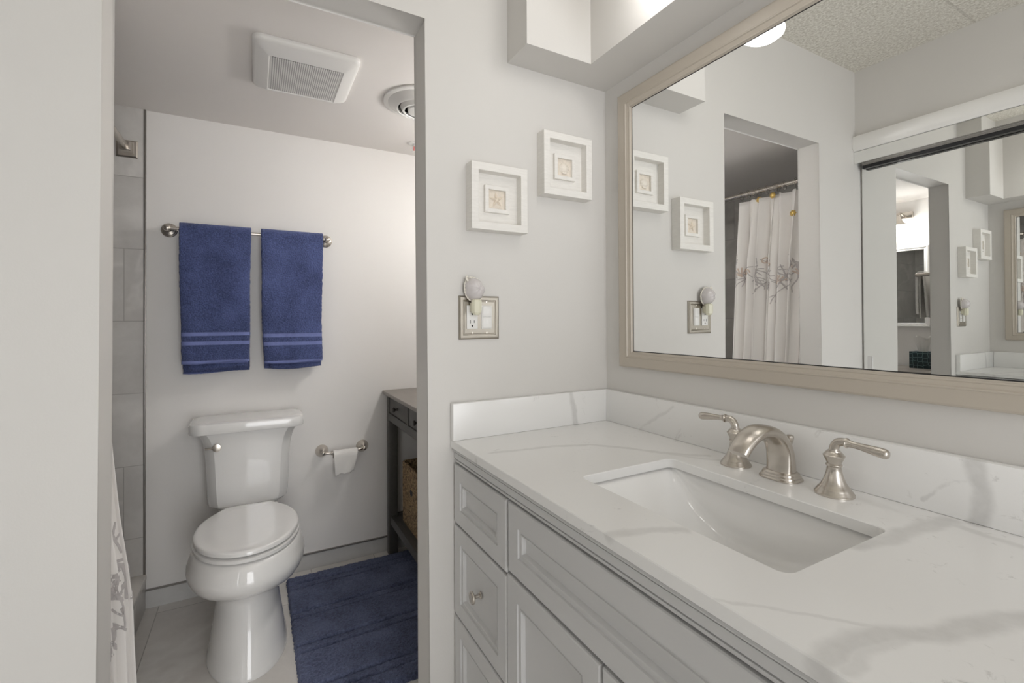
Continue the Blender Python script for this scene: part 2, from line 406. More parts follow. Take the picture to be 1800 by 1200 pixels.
struct(link_bm('wall_right', bm, M['wall'], loc=(XR, 0, 0)))
struct(BOX('ceiling', (0, XR+.1, -1.8, .1, ZCM, ZCM+.08), M['popcorn'], loc=(0, 0, ZCM)))
bm = bmesh.new(); box(bm, -D-.1, XR+.1, -2.3, YRW+.1, -.08, 0)
struct(link_bm('floor', bm, M['floor'], loc=(0, 0, 0)))
struct(BOX('ceiling', (-D, -T, YFAR, YRW, ZCT, ZCT+.08), M['ceil2'], loc=(0, 0, ZCT)))
struct(BOX('wall_toilet_back', (-D-.1, -D, -2.3, YRW+.1, 0, ZCM), M['wallwet'], loc=(0, 0, 0)))
struct(BOX('wall_toilet_right', (-D, -T, YRW, YRW+.1, 0, ZCM), M['wallwet'], loc=(0, 0, 0)))
struct(BOX('wall_shower_back', (-D, -D+.009, YFAR, YSH-.008, 0, ZCT), M['tile_x'], loc=(0, 0, 0)))
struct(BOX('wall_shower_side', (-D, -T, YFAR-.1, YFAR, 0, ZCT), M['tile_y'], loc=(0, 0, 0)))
struct(BOX('wall_shower_front', (-T-.009, -T, YFAR, YSH-.008, 0, ZCT), M['tile_x'], loc=(0, 0, 0)))
struct(BOX('trim_2', (-D, -D+.012, YSH-.008, YSH, 0, ZCT), M['darktrim'], bev=.002))
bm = bmesh.new(); box(bm, -D, -D+.010, YSH, YRW, 0, .0725)
struct(link_bm('baseboard_back', bm, M['base'], loc=(0, 0, 0)))
struct(BOX('trim_3', (-D, -D+.012, YSH, YRW, .0725, .0775), M['darktrim']))
bm = bmesh.new(); box(bm, -D+.012, -T, YRW-.01, YRW, 0, .0725)
struct(link_bm('baseboard_right', bm, M['base'], loc=(0, 0, 0)))
# shower curb: tiled front and quartz slab
bm = bmesh.new(); box(bm, -D+.009, -T-.009, YSH-.11, YSH, 0, .122)
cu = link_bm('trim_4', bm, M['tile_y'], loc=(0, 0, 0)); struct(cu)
struct(BOX('trim_5', (-D+.009, -T-.009, YSH-.115, YSH+.004, .122, .145), M['quartz_plain'], bev=.003))
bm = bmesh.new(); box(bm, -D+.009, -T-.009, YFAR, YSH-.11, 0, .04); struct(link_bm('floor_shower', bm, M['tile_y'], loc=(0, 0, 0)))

# closet front: bulkhead trim, mirrored header, sliding mirrored doors
bm = bmesh.new()
prism(bm, [(YB, 2.035), (-1.603, 2.035), (-1.592, 2.050), (-1.588, 2.092), (-1.595, 2.108), (YB, 2.112)], 'x', .001, XR)
struct(link_bm('trim_6', bm, M['white'], loc=(0, YB, 2.035), smooth=40))
struct(BOX('trim_7', (.001, 1.56, YB-.010, -1.606, 1.9755, 2.033), M['mirror2']))
rail = BOX('trim_8', (.022, 1.56, YB-.040, YB-.016, 1.950, 1.972), M['black']); struct(rail)
rl = BOX('rail_lip', (.022, 1.56, YB-.016, YB-.012, 1.9655, 1.9755), M['darktrim'], rail)
def closet_door(name, x0, x1, y, label):
    e = bpy.data.objects.new(name, None); COL.objects.link(e); e.location = ((x0+x1)/2, y, .02); struct(e); e['label'] = label
    BOX('mirror_panel', (x0+.004, x1-.004, y-.006, y, .02, 1.985), M['mirror2'], e)
    BOX('door_stile', (x0, x0+.004, y-.02, y+.001, .02, 1.985), M['darktrim'], e)
    BOX('door_stile', (x1-.004, x1, y-.02, y+.001, .02, 1.985), M['darktrim'], e)
    BOX('finger_pull', (x0+.02, x0+.042, y, y+.003, .90, 1.02), M['chrome'], e, bev=.001)
    return e
closet_door('door_1', .003, .79, YD, 'mirrored sliding closet door beside the doorway wall')
closet_door('door_2', .77, 1.555, YD-.035, 'second mirrored sliding closet door')

# ================================================================== VANITY
van = empty('vanity_cabinet', (.624, -.29, 0), 'grey painted vanity cabinet with recessed panel drawers under the white countertop', 'cabinet')
YF = -.547
bm = bmesh.new(); 
for b_ in ((.003, .021, -.527, -.004, .10, .858), (1.227, 1.245, -.527, -.004, .10, .858), (.021, 1.227, -.016, -.004, .10, .858), (.021, 1.227, -.527, -.016, .10, .118),
           (.003, 1.245, -.46, -.004, 0, .0998), (.021, 1.227, -.527, -.507, .816, .858), (.021, 1.227, -.527, -.507, .118, .14), (.300, .318, -.527, -.0162, .1182, .858), (.932, .950, -.527, -.0162, .1182, .858),
           (.021, .300, -.5268, -.5075, .64, .665), (.021, .300, -.5268, -.5075, .395, .415), (.318, .932, -.5268, -.5075, .65, .675), (.615, .640, -.5268, -.5075, .14, .65), (.950, 1.227, -.5268, -.5075, .64, .665), (.950, 1.227, -.5268, -.5075, .395, .415)): box(bm, *b_)
link_bm('body', bm, M['cab'], van)
bm = bmesh.new()
prism(bm, [(-.527, .821), (-.543, .821), (-.544, .8235), (-.543, .8262), (-.5375, .8272), (-.5375, .8292), (-.545, .8305), (-.545, .8452), (-.5395, .8465), (-.5395, .8485), (-.549, .8498), (-.5502, .8525), (-.549, .8552), (-.527, .8552)], 'x', .003, 1.245)
link_bm('crown_moulding', bm, M['cab'], van, smooth=25)
def front_panel(name, x0, x1, z0, z1, inset, parent, y=YF):
    bm = bmesh.new()
    def L(i, d): return [(x0+i, y+d, z0+i), (x1-i, y+d, z0+i), (x1-i, y+d, z1-i), (x0+i, y+d, z1-i)]
    k = inset
    nested(bm, [L(0, .0195), L(0, .004), L(.0012, .0012), L(.004, 0), L(k-.0165, 0), L(k-.0155, .0038), L(k-.0085, .0045), L(k-.0075, .0028), L(k-.0045, .0030), L(k-.0035, .0045), L(k-.0008, .0115), L(k+.001, .0118)], True, True)
    return link_bm(name, bm, M['cab'], parent, smooth=20)
def knob(parent, x, z, y=YF+.009):
    bm = bmesh.new(); lathe(bm, [(.0085, 0), (.0085, .002), (.005, .005), (.0045, .015), (.007, .018), (.0145, .021), (.0155, .0235), (.0145, .026), (.011, .0265), (.010, .0275), (0, .0275)], (x, y, z), 'y', 28, -1)
    return link_bm('knob', bm, M['nickel'], parent, smooth=40)
for (x0, x1) in ((.006, .309), (.944, 1.242)):
    front_panel('drawer_front', x0, x1, .657, .816, .058, van)
    d = front_panel('drawer_front', x0, x1, .409, .650, .058, van); knob(d, (x0+x1)/2, .5295)
    d = front_panel('drawer_front', x0, x1, .115, .402, .058, van); knob(d, (x0+x1)/2, .2585)
front_panel('wide_drawer_front', .317, .937, .667, .816, .060, van)
front_panel('door', .312, .6245, .115, .659, .060, van)
front_panel('door', .6295, .942, .115, .659, .060, van)

# countertop with rectangular cut-out and splashes
SX0, SX1, SY0, SY1 = .4225, .8565, -.4295, -.1655
ct = empty('countertop', (.62, -.28, .86), 'white quartz countertop with soft grey veins and a sink cut-out', 'countertop')
bm = bmesh.new()
X0, X1, Y0, Y1 = .0015, 1.262, -.5552, -.001
inner = rrect(SX0, SX1, SY0, SY1, .017, 6)
icx, icy = (SX0+SX1)/2, (SY0+SY1)/2
def outerpt(p, x0, x1, y0, y1):
    # corner arcs go to the corner, straight runs straight out
    q = [p[0], p[1]]
    dx = (p[0]-icx)/((SX1-SX0)/2-.0085); dy = (p[1]-icy)/((SY1-SY0)/2-.0085)
    if abs(dx) >= .985: q[0] = x1 if dx > 0 else x0
    if abs(dy) >= .97: q[1] = y1 if dy > 0 else y0
    return q
N = len(inner)
def outloop(x0, x1, y0, y1):
    out = []
    for i, p in enumerate(inner):
        k, j = divmod(i, 7)
        cxn = (x1, y1), (x0, y1), (x0, y0), (x1, y0)
        c = cxn[k]
        if j == 3: out.append(c)
        elif (k % 2 == 0) == (j < 3): out.append((c[0], p[1]))
        else: out.append((p[0], c[1]))
    return out
e_ = .0015
def lv(l, z): return [(p[0], p[1], z) for p in l]
nested(bm, [lv(inner, ZC-.0198), lv(inner, ZC-e_), lv(rrect(SX0-e_, SX1+e_, SY0-e_, SY1+e_, .017+e_, 6), ZC),
            lv(outloop(X0+e_, X1-e_, Y0+e_, Y1-e_), ZC), lv(outloop(X0, X1, Y0, Y1), ZC-e_), lv(outloop(X0, X1, Y0, Y1), ZC-.0198), lv(inner, ZC-.0198)], False, False)
bmesh.ops.remove_doubles(bm, verts=bm.verts, dist=1e-6)
link_bm('slab', bm, M['quartz'], ct, smooth=30)
BOX('backsplash', (.0232, 1.262, -.0224, -.0008, ZC+.0003, .9812), M['quartz'], ct, bev=.0015)
BOX('side_splash', (.0012, .0229, -.5552, -.0008, ZC+.0003, .9812), M['quartz'], ct, bev=.0015)
for c in ct.children:      # object-space pattern is laid out in room coordinates: keep the part origins at the world origin
    pass
def to_world_origin(o):
    off = worldloc(o); o.data.transform(Matrix.Translation(off)); o.location -= off
for c in list(ct.children): to_world_origin(c)

# undermount basin
sink = empty('sink_basin', (icx, icy, .745), 'white rectangular undermount sink basin with a curved trough floor in the countertop', 'sink')
bm = bmesh.new()
bx0, bx1, by0, by1 = SX0-.004, SX1+.004, SY0-.004, SY1+.006
zt = ZC-.0205; nx = 56
def sect(i, off=0):
    s = -1+2*i/nx; x = (bx0+bx1)/2 + s*(bx1-bx0)/2
    dep = .112*(1-abs(s)**2.5); dep = max(dep, .0006)
    r = min(.028, dep*.9); pts = []
    pts.append((x, by0, zt))
    for k in range(7):
        a = PI+PI/2*k/6; pts.append((x, by0+.004+r+r*math.cos(a), zt-dep+r+r*math.sin(a)))
    for k in range(1, 6): pts.append((x, by0+.004+r+(by1-by0-.008-2*r)*k/6, zt-dep))
    for k in range(7):
        a = 1.5*PI+PI/2*k/6; pts.append((x, by1-.004-r+r*math.cos(a), zt-dep+r+r*math.sin(a)))
    pts.append((x, by1, zt)); return pts
loft(bm, [sect(i) for i in range(nx+1)], False, False, close=False)
bo = link_bm('bowl', bm, M['porcelain'], sink, smooth=50)
sm = bo.modifiers.new('thickness', 'SOLIDIFY'); sm.thickness = .008; sm.offset = -1 
bm = bmesh.new()
nested(bm, [lv(rrect(SX0-.022, SX1+.022, SY0-.022, SY1+.022, .02, 4), zt-.012), lv(rrect(SX0-.022, SX1+.022, SY0-.022, SY1+.022, .02, 4), zt), lv(rrect(bx0, bx1, by0, by1, .006, 4), zt), lv(rrect(bx0, bx1, by0, by1, .006, 4), zt-.012)], False, False)
link_bm('rim', bm, M['porcelain'], sink)

# widespread faucet
fa = empty('faucet', (.632, -.075, ZC), 'brushed nickel widespread faucet with arched spout and two lever handles behind the sink', 'faucet')
bm = bmesh.new()
def rr3(cx, cy, hx, hy, r, z, n=5): return lv(rrect(cx-hx, cx+hx, cy-hy, cy+hy, r, n), z)
loft(bm, [rr3(.632, -.075, a, b, min(a, b)*.75, ZC+z) for a, b, z in ((.0385, .031, .0003), (.0385, .031, .003), (.036, .0285, .005), (.0355, .028, .008), (.033, .0255, .010), (.0325, .025, .0135), (.029, .0215, .0165))])
link_bm('spout_base', bm, M['nickel'], fa, smooth=35)
path = smoothpath([(-.074, .894), (-.0745, .915), (-.079, .940), (-.094, .964), (-.120, .980), (-.150, .984), (-.178, .976), (-.200, .961), (-.210, .948)] and [Vector((0, a, b)) for a, b in [(-.074, .894), (-.0745, .915), (-.079, .940), (-.094, .964), (-.120, .980), (-.150, .984), (-.178, .976), (-.200, .961), (-.210, .948)]], 6)
bm = bmesh.new(); rings = []
for i, p in enumerate(path):
    t = i/(len(path)-1); tg = (path[min(i+1, len(path)-1)]-path[max(i-1, 0)]).normalized(); nm = Vector((0, -tg.z, tg.y))
    hx = .0275*(1-t)**1.0+.0195*t+.002*math.sin(PI*t); hn = .0205*(1-t)+.0115*t - .003*math.sin(PI*t)
    ring = []
    for k in range(28):
        a = 2*PI*k/28; ca, sa = math.cos(a), math.sin(a)
        px_ = hx*math.copysign(abs(ca)**.75, ca); pn = hn*math.copysign(abs(sa)**.85, sa)
        ring.append(Vector((.632+px_, p.y+nm.y*pn, p.z+nm.z*pn)))
    rings.append(ring)
loft(bm, rings); link_bm('spout', bm, M['nickel'], fa, smooth=50)
bm = bmesh.new(); lathe(bm, [(.003, 0), (.003, .062), (.0045, .064), (.006, .069), (.0085, .078), (.008, .083), (.004, .085), (0, .085)], (.632, -.0435, ZC), 'z', 20)
link_bm('lift_rod', bm, M['nickel'], fa, smooth=40)
for hxc, s in ((.5295, -1), (.7345, 1)):
    hyc = -.0765
    bm = bmesh.new(); lathe(bm, [(.0325, .0002), (.0325, .003), (.0305, .0055), (.030, .007), (.0275, .0095), (.0272, .011), (.0245, .014), (.020, .021), (.0158, .031), (.0130, .041), (.0115, .051), (.0122, .0525), (.0135, .054), (.0135, .056), (.0118, .0575), (.0125, .060), (.0168, .0695), (.0178, .0715), (.0178, .073), (.0150, .0755), (.0142, .0775), (.0115, .0795), (.0112, .081), (0, .081)], (hxc, hyc, ZC), 'z', 40)
    h = link_bm('handle_base', bm, M['nickel'], fa, smooth=35)
    bm = bmesh.new()
    neck = smoothpath([(hxc, hyc, ZC+.080), (hxc+s*.001, hyc, ZC+.088), (hxc+s*.006, hyc, ZC+.0965), (hxc+s*.0145, hyc-.001, ZC+.1005), (hxc+s*.022, hyc-.002, ZC+.1005)], 5)
    tube(bm, neck, [.0085-.0015*i/(len(neck)-1) for i in range(len(neck))], 18)
    lev = [(hxc+s*d, hyc-.002-.0006*d/.01, ZC+.1005-dz) for d, dz in ((.021, 0), (.0225, 0), (.0245, 0), (.026, .0), (.034, .0005), (.046, .0012), (.060, .0024), (.074, .0036), (.084, .0046), (.087, .0049), (.0895, .0051), (.0905, .0052))]
    tube(bm, lev, [.0068, .0092, .0092, .0072, .0060, .0062, .0075, .0086, .0088, .0080, .0060, .002], 18)
    link_bm('lever', bm, M['nickel'], h, smooth=50)

# ================================================================== WALL MIRROR
mi = empty('wall_mirror', (.64, 0, 1.06), 'large wall mirror in a taupe moulded frame above the countertop', 'mirror')
ox0, ox1, oz0, oz1 = .0776, 1.195, 1.0609, 1.9149; gx0, gx1, gz0, gz1 = .1345, 1.138, 1.1100, 1.8610
bm = bmesh.new()
def FL(t, y):
    return [(ox0+(gx0-ox0)*t, y, oz0+(gz0-oz0)*t), (ox1+(gx1-ox1)*t, y, oz0+(gz0-oz0)*t), (ox1+(gx1-ox1)*t, y, oz1+(gz1-oz1)*t), (ox0+(gx0-ox0)*t, y, oz1+(gz1-oz1)*t)]
nested(bm, [FL(0, -.0005), FL(0, -.0125), FL(.03, -.0165), FL(.10, -.0185), FL(.16, -.0187), (FL(.60, -.0180)), FL(.64, -.0195), FL(.68, -.0195), FL(.71, -.0165), FL(.86, -.0145), FL(.89, -.0155), FL(.94, -.0150), FL(.97, -.0112), FL(1.0, -.0098), FL(1.0, -.0005)], False, False)
link_bm('frame', bm, M['taupe'], mi, smooth=18)
BOX('mirror_glass', (gx0-.006, gx1+.006, -.0087, -.0005, gz0-.006, gz1+.006), M['mirror'], mi)
bm = bmesh.new()   # dark rebate line round the glass
def GLp(i, y): return [(gx0+i, y, gz0+i), (gx1-i, y, gz0+i), (gx1-i, y, gz1-i), (gx0+i, y, gz1-i)]
nested(bm, [GLp(-.004, -.0090), GLp(.0022, -.0090)], False, False)
link_bm('rebate', bm, M['dark'], mi)

# ================================================================== SHADOW-BOX PICTURES
def shadow_box(name, y0, y1, z0, z1, kind, label):
    e = empty(name, (0, (y0+y1)/2, z0), label, 'picture', 'shell shadow boxes on the partition wall')
    bm = bmesh.new(); dpt = .040; r = .022
    def L(i, x): return [(x, y0+i, z0+i), (x, y1-i, z0+i), (x, y1-i, z1-i), (x, y0+i, z1-i)]
    nested(bm, [L(0, .0005), L(0, dpt-.001), L(.001, dpt), L(r-.001, dpt), L(r, dpt-.001), L(r, .012), L(r+.004, .0105)], True, True)
    link_bm('frame', bm, M['frame'], e, smooth=20)
    yc, zc = (y0+y1)/2, (z0+z1)/2
    bm = bmesh.new(); a, b = .039, .027
    def Q(h, x): return [(x, yc-h, zc-h), (x, yc+h, zc-h), (x, yc+h, zc+h), (x, yc-h, zc+h)]
    nested(bm, [Q(a, .0100), Q(a, .0195), Q(a-.001, .0205), Q(b+.001, .0205), Q(b, .0195), Q(b, .0100)], False, False)
    link_bm('inner_frame', bm, M['frame'], e, smooth=20)
    bm = bmesh.new(); box(bm, .0100, .0128, yc-b+.0003, yc+b-.0003, zc-b+.0003, zc+b-.0003); link_bm('sand_backing', bm, M['sand'], e)
    bm = bmesh.new()
    if kind == 'star':
        cen = bm.verts.new((.0205, yc, zc)); ring = []; n = 50
        for k in range(n):
            a_ = 2*PI*k/n+PI/2+.12; m_ = abs(((k*5/n) % 1)-.5)*2      # 1 at tip, 0 between arms
            rr = .0075+.0155*m_**1.6
            ring.append(((.0130+.003*(1-abs(m_-.5))), yc+rr*math.cos(a_), zc+rr*math.sin(a_), a_, rr))
        mid = [bm.verts.new((.0182, yc+.5*r5*math.cos(a5), zc+.5*r5*math.sin(a5))) for (_, _, _, a5, r5) in ring]
        out = [bm.verts.new((.0130, p[1], p[2])) for p in ring]
        for k in range(n):
            j = (k+1) % n; bm.faces.new((cen, mid[k], mid[j])); bm.faces.new((mid[k], out[k], out[j], mid[j]))
        link_bm('starfish', bm, M['star'], e, smooth=60)
    else:
        n, m_ = 48, 8; rows = []
        for i in range(m_+1):
            t = i/m_; row = []
            for k in range(n+1):
                a_ = 2*PI*k/n; rr = .0185*t*(1+.03*math.cos(13*a_))*(1-.22*max(0, -math.sin(a_)))
                rib = .0010*math.cos(k/n*13*2*PI)*t
                row.append(bm.verts.new((.0130+.0080*max(0, math.cos(PI/2*t))**.7+(rib if 0 < t < 1 else 0), yc+rr*math.cos(a_), zc-.003+rr*math.sin(a_)*1.0)))
            rows.append(row)
        for i in range(m_):
            for k in range(n): bm.faces.new((rows[i][k], rows[i][k+1], rows[i+1][k+1], rows[i+1][k]))
        bmesh.ops.remove_doubles(bm, verts=bm.verts, dist=1e-5)
        box(bm, .013, .017, yc-.0085, yc+.0085, zc-.019, zc-.010, bev=.0015)
        link_bm('seashell', bm, M['shell'], e, smooth=60)
    return e
shadow_box('picture_frame', -.505, -.3265, 1.4610, 1.6480, 'star', 'white shadow box with a starfish, lower one, above the outlet plate')
shadow_box('picture_frame', -.2685, -.0880, 1.5870, 1.7790, 'shell', 'white shadow box with a scallop shell, higher one, nearer the mirror')

# ================================================================== OUTLET / SWITCH PLATE AND NIGHT LIGHT
pl = empty('wall_plate', (0, -.467, 1.154), 'brushed nickel double plate with an outlet and a stacked switch', 'switch plate')
py0, py1, pz0, pz1 = -.5295, -.4045, 1.1545, 1.2770
bm = bmesh.new()
def PLp(i, x): return [(x, py0+i, pz0+i), (x, py1-i, pz0+i), (x, py1-i, pz1-i), (x, py0+i, pz1-i)]
nested(bm, [PLp(0, .0003), PLp(0, .003), PLp(.004, .0072), PLp(.008, .0078), PLp(.0115, .0070), PLp(.013, .0052), PLp(.0145, .0050), PLp(.0165, .0066), PLp(.018, .0066)], False, True)
link_bm('plate', bm, M['plate'], pl, smooth=25)
def scr(y, z):
    bm = bmesh.new(); lathe(bm, [(.0028, 0), (.0026, .0010), (0, .0012)], (.0066, y, z), 'x', 14); link_bm('screw', bm, M['nickel'], pl, smooth=40)
for y in (-.491, -.446):
    for z in (1.1725, 1.2605): scr(y, z)
oz0_, oz1_ = 1.184, 1.250
rc = BOX('outlet', (.0066, .0088, -.5075, -.4745, oz0_, oz1_), M['plastic'], pl, bev=.0008)
def slots(zc):
    bm = bmesh.new()
    box(bm, .0087, .0090, -.4985, -.4965, zc, zc+.009); box(bm, .0087, .0090, -.4860, -.4840, zc+.001, zc+.008)
    lathe(bm, [(.0026, 0), (.0026, .0003), (0, .0003)], (.0087, -.4912, zc-.0075), 'x', 14)
    link_bm('socket_slots', bm, M['dark'], rc)
slots(1.200); slots(1.2330)
swb = BOX('switch', (.0066, .0082, -.4620, -.4295, oz0_, oz1_), M['plastic'], pl, bev=.0006)
BOX('rocker', (.0080, .0108, -.4590, -.4325, 1.2180, 1.2480), M['plastic'], swb, bev=.0012)
BOX('rocker', (.0080, .0108, -.4590, -.4325, 1.1860, 1.2165), M['plastic'], swb, bev=.0012)

nl = empty('night_light', (.009, -.487, 1.224), 'plug-in night light with a grey glazed seashell shade above the outlet', 'night light')
bm = bmesh.new()
lathe(bm, [(.0, -.004), (.009, -.003), (.0135, .003), (.0150, .012), (.0150, .036), (.0120, .040), (0, .040)], (.029, -.487, 1.226), 'z', 8)
box(bm, .0090, .024, -.499, -.475, 1.232, 1.258, bev=.002)
link_bm('plug_body', bm, M['cream'], nl, smooth=25)
bm = bmesh.new(); rows = []; nA, nB = 36, 14
for i in range(nB+1):
    ph = PI/2*i/nB; row = []
    for k in range(nA):
        a = 2*PI*k/nA; ry = .0275*(1+.04*math.cos(7*a)); rz = .0325
        s_, c_ = math.sin(ph), math.cos(ph)
        yy = -.488+ry*c_*math.cos(a)-(.006*max(0, math.sin(a))*c_); zz = 1.2945+rz*c_*math.sin(a)
        row.append((.0155+.036*s_*(1+.03*math.cos(5*a)), yy, zz))
    rows.append(row)
loft(bm, rows, False, True)
s_ = link_bm('shell_shade', bm, M['shade'], nl, smooth=60); md = s_.modifiers.new('t', 'SOLIDIFY'); md.thickness = .002
bm = bmesh.new()
tube(bm, [(.0155, -.488+.0285*math.cos(a)-(.006*max(0, math.sin(a))), 1.2945+.0335*math.sin(a)) for a in (2*PI*k/48 for k in range(49))], [.0022+.0008*math.cos(k*PI) for k in range(49)], 8)
tube(bm, [(.020+.003*t, -.506+(.0085-.0055*t/3)*math.cos(2.2+2.3*t), 1.3235+(.0085-.0055*t/3)*math.sin(2.2+2.3*t)) for t in (3*k/30 for k in range(31))], [.0030-.0012*k/30 for k in range(31)], 8)
link_bm('shell_rim', bm, M['rim'], s_, smooth=60)

# ================================================================== MAIN ROOM LIGHTS (fixtures)
vl = empty('vanity_light', (.64, YS2, 2.10), 'light bar with lit opal shades on the soffit, glimpsed at the mirror top edge', 'wall light')
BOX('back_plate', (.34, .94, YS2-.022, YS2-.0003, 2.13, 2.22), M['nickel'], vl, bev=.004)
for x in (.405, .64, .875):
    bm = bmesh.new(); tube(bm, smoothpath([(x, YS2-.02, 2.175), (x, YS2-.06, 2.185), (x, YS2-.095, 2.165), (x, YS2-.10, 2.125)], 5), .009, 14); a = link_bm('arm', bm, M['nickel'], vl, smooth=50)
    bm = bmesh.new(); lathe(bm, [(.020, .0), (.034, -.015), (.046, -.055), (.055, -.105), (.054, -.116), (.040, -.126), (0, -.130)], (x, YS2-.10, 2.125), 'z', 32); link_bm('glass_shade', bm, M['vglass'], a, smooth=50)

# ================================================================== TOILET
TY = -1.048
to = empty('toilet', (-.93, TY, 0), 'white two-piece toilet with lid closed, standing against the back wall', 'toilet')
def bring(z, xf, xb, hw, n=44, xc=None, pw=1.0, pb=2.6):
    xc = xb+(xf-xb)*.52 if xc is None else xc; out = []
    for k in range(n):
        a = 2*PI*k/n; ca, sa = math.cos(a), math.sin(a)
        if ca >= 0: x = xc+(xf-xc)*ca; y = hw*sa
        else:
            e = 2/pb; x = xc-(xc-xb)*abs(ca)**e; y = hw*math.copysign(abs(sa)**e, sa)
        out.append((x, TY+y, z))
    return out
bm = bmesh.new()
prof = [(.0005, -.595, -1.10, .130), (.012, -.594, -1.10, .131), (.018, -.600, -1.10, .127), (.06, -.613, -1.10, .123), (.11, -.632, -1.10, .115), (.155, -.647, -1.10, .108, .01), (.19, -.655, -1.10, .1035, .034),
        (.205, -.652, -1.10, .104, .045), (.216, -.640, -1.10, .111, .046), (.230, -.617, -1.10, .126, .044), (.248, -.592, -1.10, .146, .038), (.27, -.568, -1.10, .164, .030), (.30, -.549, -1.10, .181, .018), (.325, -.541, -1.10, .1895, .010), (.345, -.540, -1.09, .192, .004), (.365, -.544, -1.09, .189, 0), (.388, -.555, -1.08, .181, 0), (.405, -.564, -1.07, .175, 0), (.4085, -.572, -1.06, .168, 0)]
prof = [p if len(p) == 5 else (*p, 0) for p in prof]
loft(bm, [[(x, y, zz+tl*max(0, (x+.85)/(xf+.85))**1.5) for x, y, zz in bring(z, xf, xb, hw, xc=-.79 if z > .22 else -.80)] for z, xf, xb, hw, tl in prof])
link_bm('bowl', bm, M['porcelain'], to, smooth=60)
bm = bmesh.new(); loft(bm, [lv(rrect(-1.245, -1.02, TY-h, TY+h, .03, 4), z) for z, h in ((.27, .07), (.33, .10), (.40, .112), (.410, .112), (.4145, .108))])
box(bm, -1.17, -1.04, TY-.10, TY+.108, .0005, .18, bev=.02)
link_bm('tank_shelf', bm, M['porcelain'], to, smooth=40)
def egg(z, g=0, hole=False):
    out = []; n = 60
    for k in range(n):
        a = 2*PI*k/n; ca, sa = math.cos(a), math.sin(a); xc = -.795
        if ca >= 0: x = xc+(.232-g)*ca; y = (.1735-g)*sa
        else:
            s = min(1, abs(ca)/.93); x = xc-(.234-g)*s; y = (.1735-g)*math.copysign(max(0, 1-s**2.4*.54) if abs(ca) < .93 else .46*abs(sa)/math.sqrt(1-.93**2), sa)
        out.append((x, TY+y, z))
    return out
bm = bmesh.new(); loft(bm, [egg(.4128, .03), egg(.4134, .006), egg(.4152, .0), egg(.4255, .0), egg(.4274, .004), egg(.4278, .03)]); link_bm('seat', bm, M['porcelain'], to, smooth=45)
bm = bmesh.new(); loft(bm, [egg(.4336, .03), egg(.4340, .008), egg(.4358, .0025), egg(.446, .0025), egg(.4500, .006), egg(.4520, .013), egg(.4530, .06)]); link_bm('seat_lid', bm, M['porcelain'], to, smooth=45)
for y in (-.07, .07):
    bm = bmesh.new(); box(bm, -1.048, -1.022, TY+y-.018, TY+y+.018, .4185, .443, bev=.006); link_bm('hinge', bm, M['porcelain'], to, smooth=40)
def tring(z, hw, xf, ch=.030, xb=-1.268):
    # rear edge full width, chamfered front corners, slightly bowed front
    pts = [(xb, -hw+.006), (xb+.006, -hw), (xf-ch*1.5, -hw), (xf-ch*1.1, -hw+.004), (xf-.010, -hw+ch-.003), (xf-.003, -hw+ch+.006)]
    full = pts+[(xf+.002, -.06), (xf+.003, 0), (xf+.002, .06)]+[(p[0], -p[1]) for p in reversed(pts)]
    return [(p[0], TY+p[1], z) for p in full]
bm = bmesh.new()
loft(bm, [tring(z, hw, xf) for z, hw, xf in ((.4155, .118, -1.112), (.419, .134, -1.098), (.432, .1475, -1.089), (.46, .152, -1.086), (.55, .156, -1.083), (.62, .159, -1.081), (.67, .163, -1.079), (.70, .169, -1.077), (.72, .176, -1.075), (.738, .186, -1.073), (.744, .190, -1.072))])
link_bm('tank', bm, M['porcelain'], to, smooth=28)
bm = bmesh.new()
def lring(z, g, n=8):
    p = rrect(-1.270+g*.3, -1.052-g, TY-.217+g, TY+.217-g, .055-g*.5, n)
    return [(x, y, z) for x, y in p]
loft(bm, [lring(.7445, .006), lring(.746, .002), lring(.752, 0), lring(.778, 0), lring(.786, .003), lring(.790, .009), lring(.791, .03)])
link_bm('tank_lid', bm, M['porcelain'], to, smooth=35)
bm = bmesh.new(); lathe(bm, [(.010, 0), (.010, .008), (.0155, .010), (.0165, .014), (.0155, .018), (.008, .0195), (0, .0195)], (-1.0795, -1.163, .688), 'x', 28)
tube(bm, [(-1.066, -1.163, .688), (-1.066, -1.185, .6875), (-1.068, -1.205, .687)], [.005, .0042, .004], 10)
link_bm('flush_lever', bm, M['nickel'], to, smooth=40)

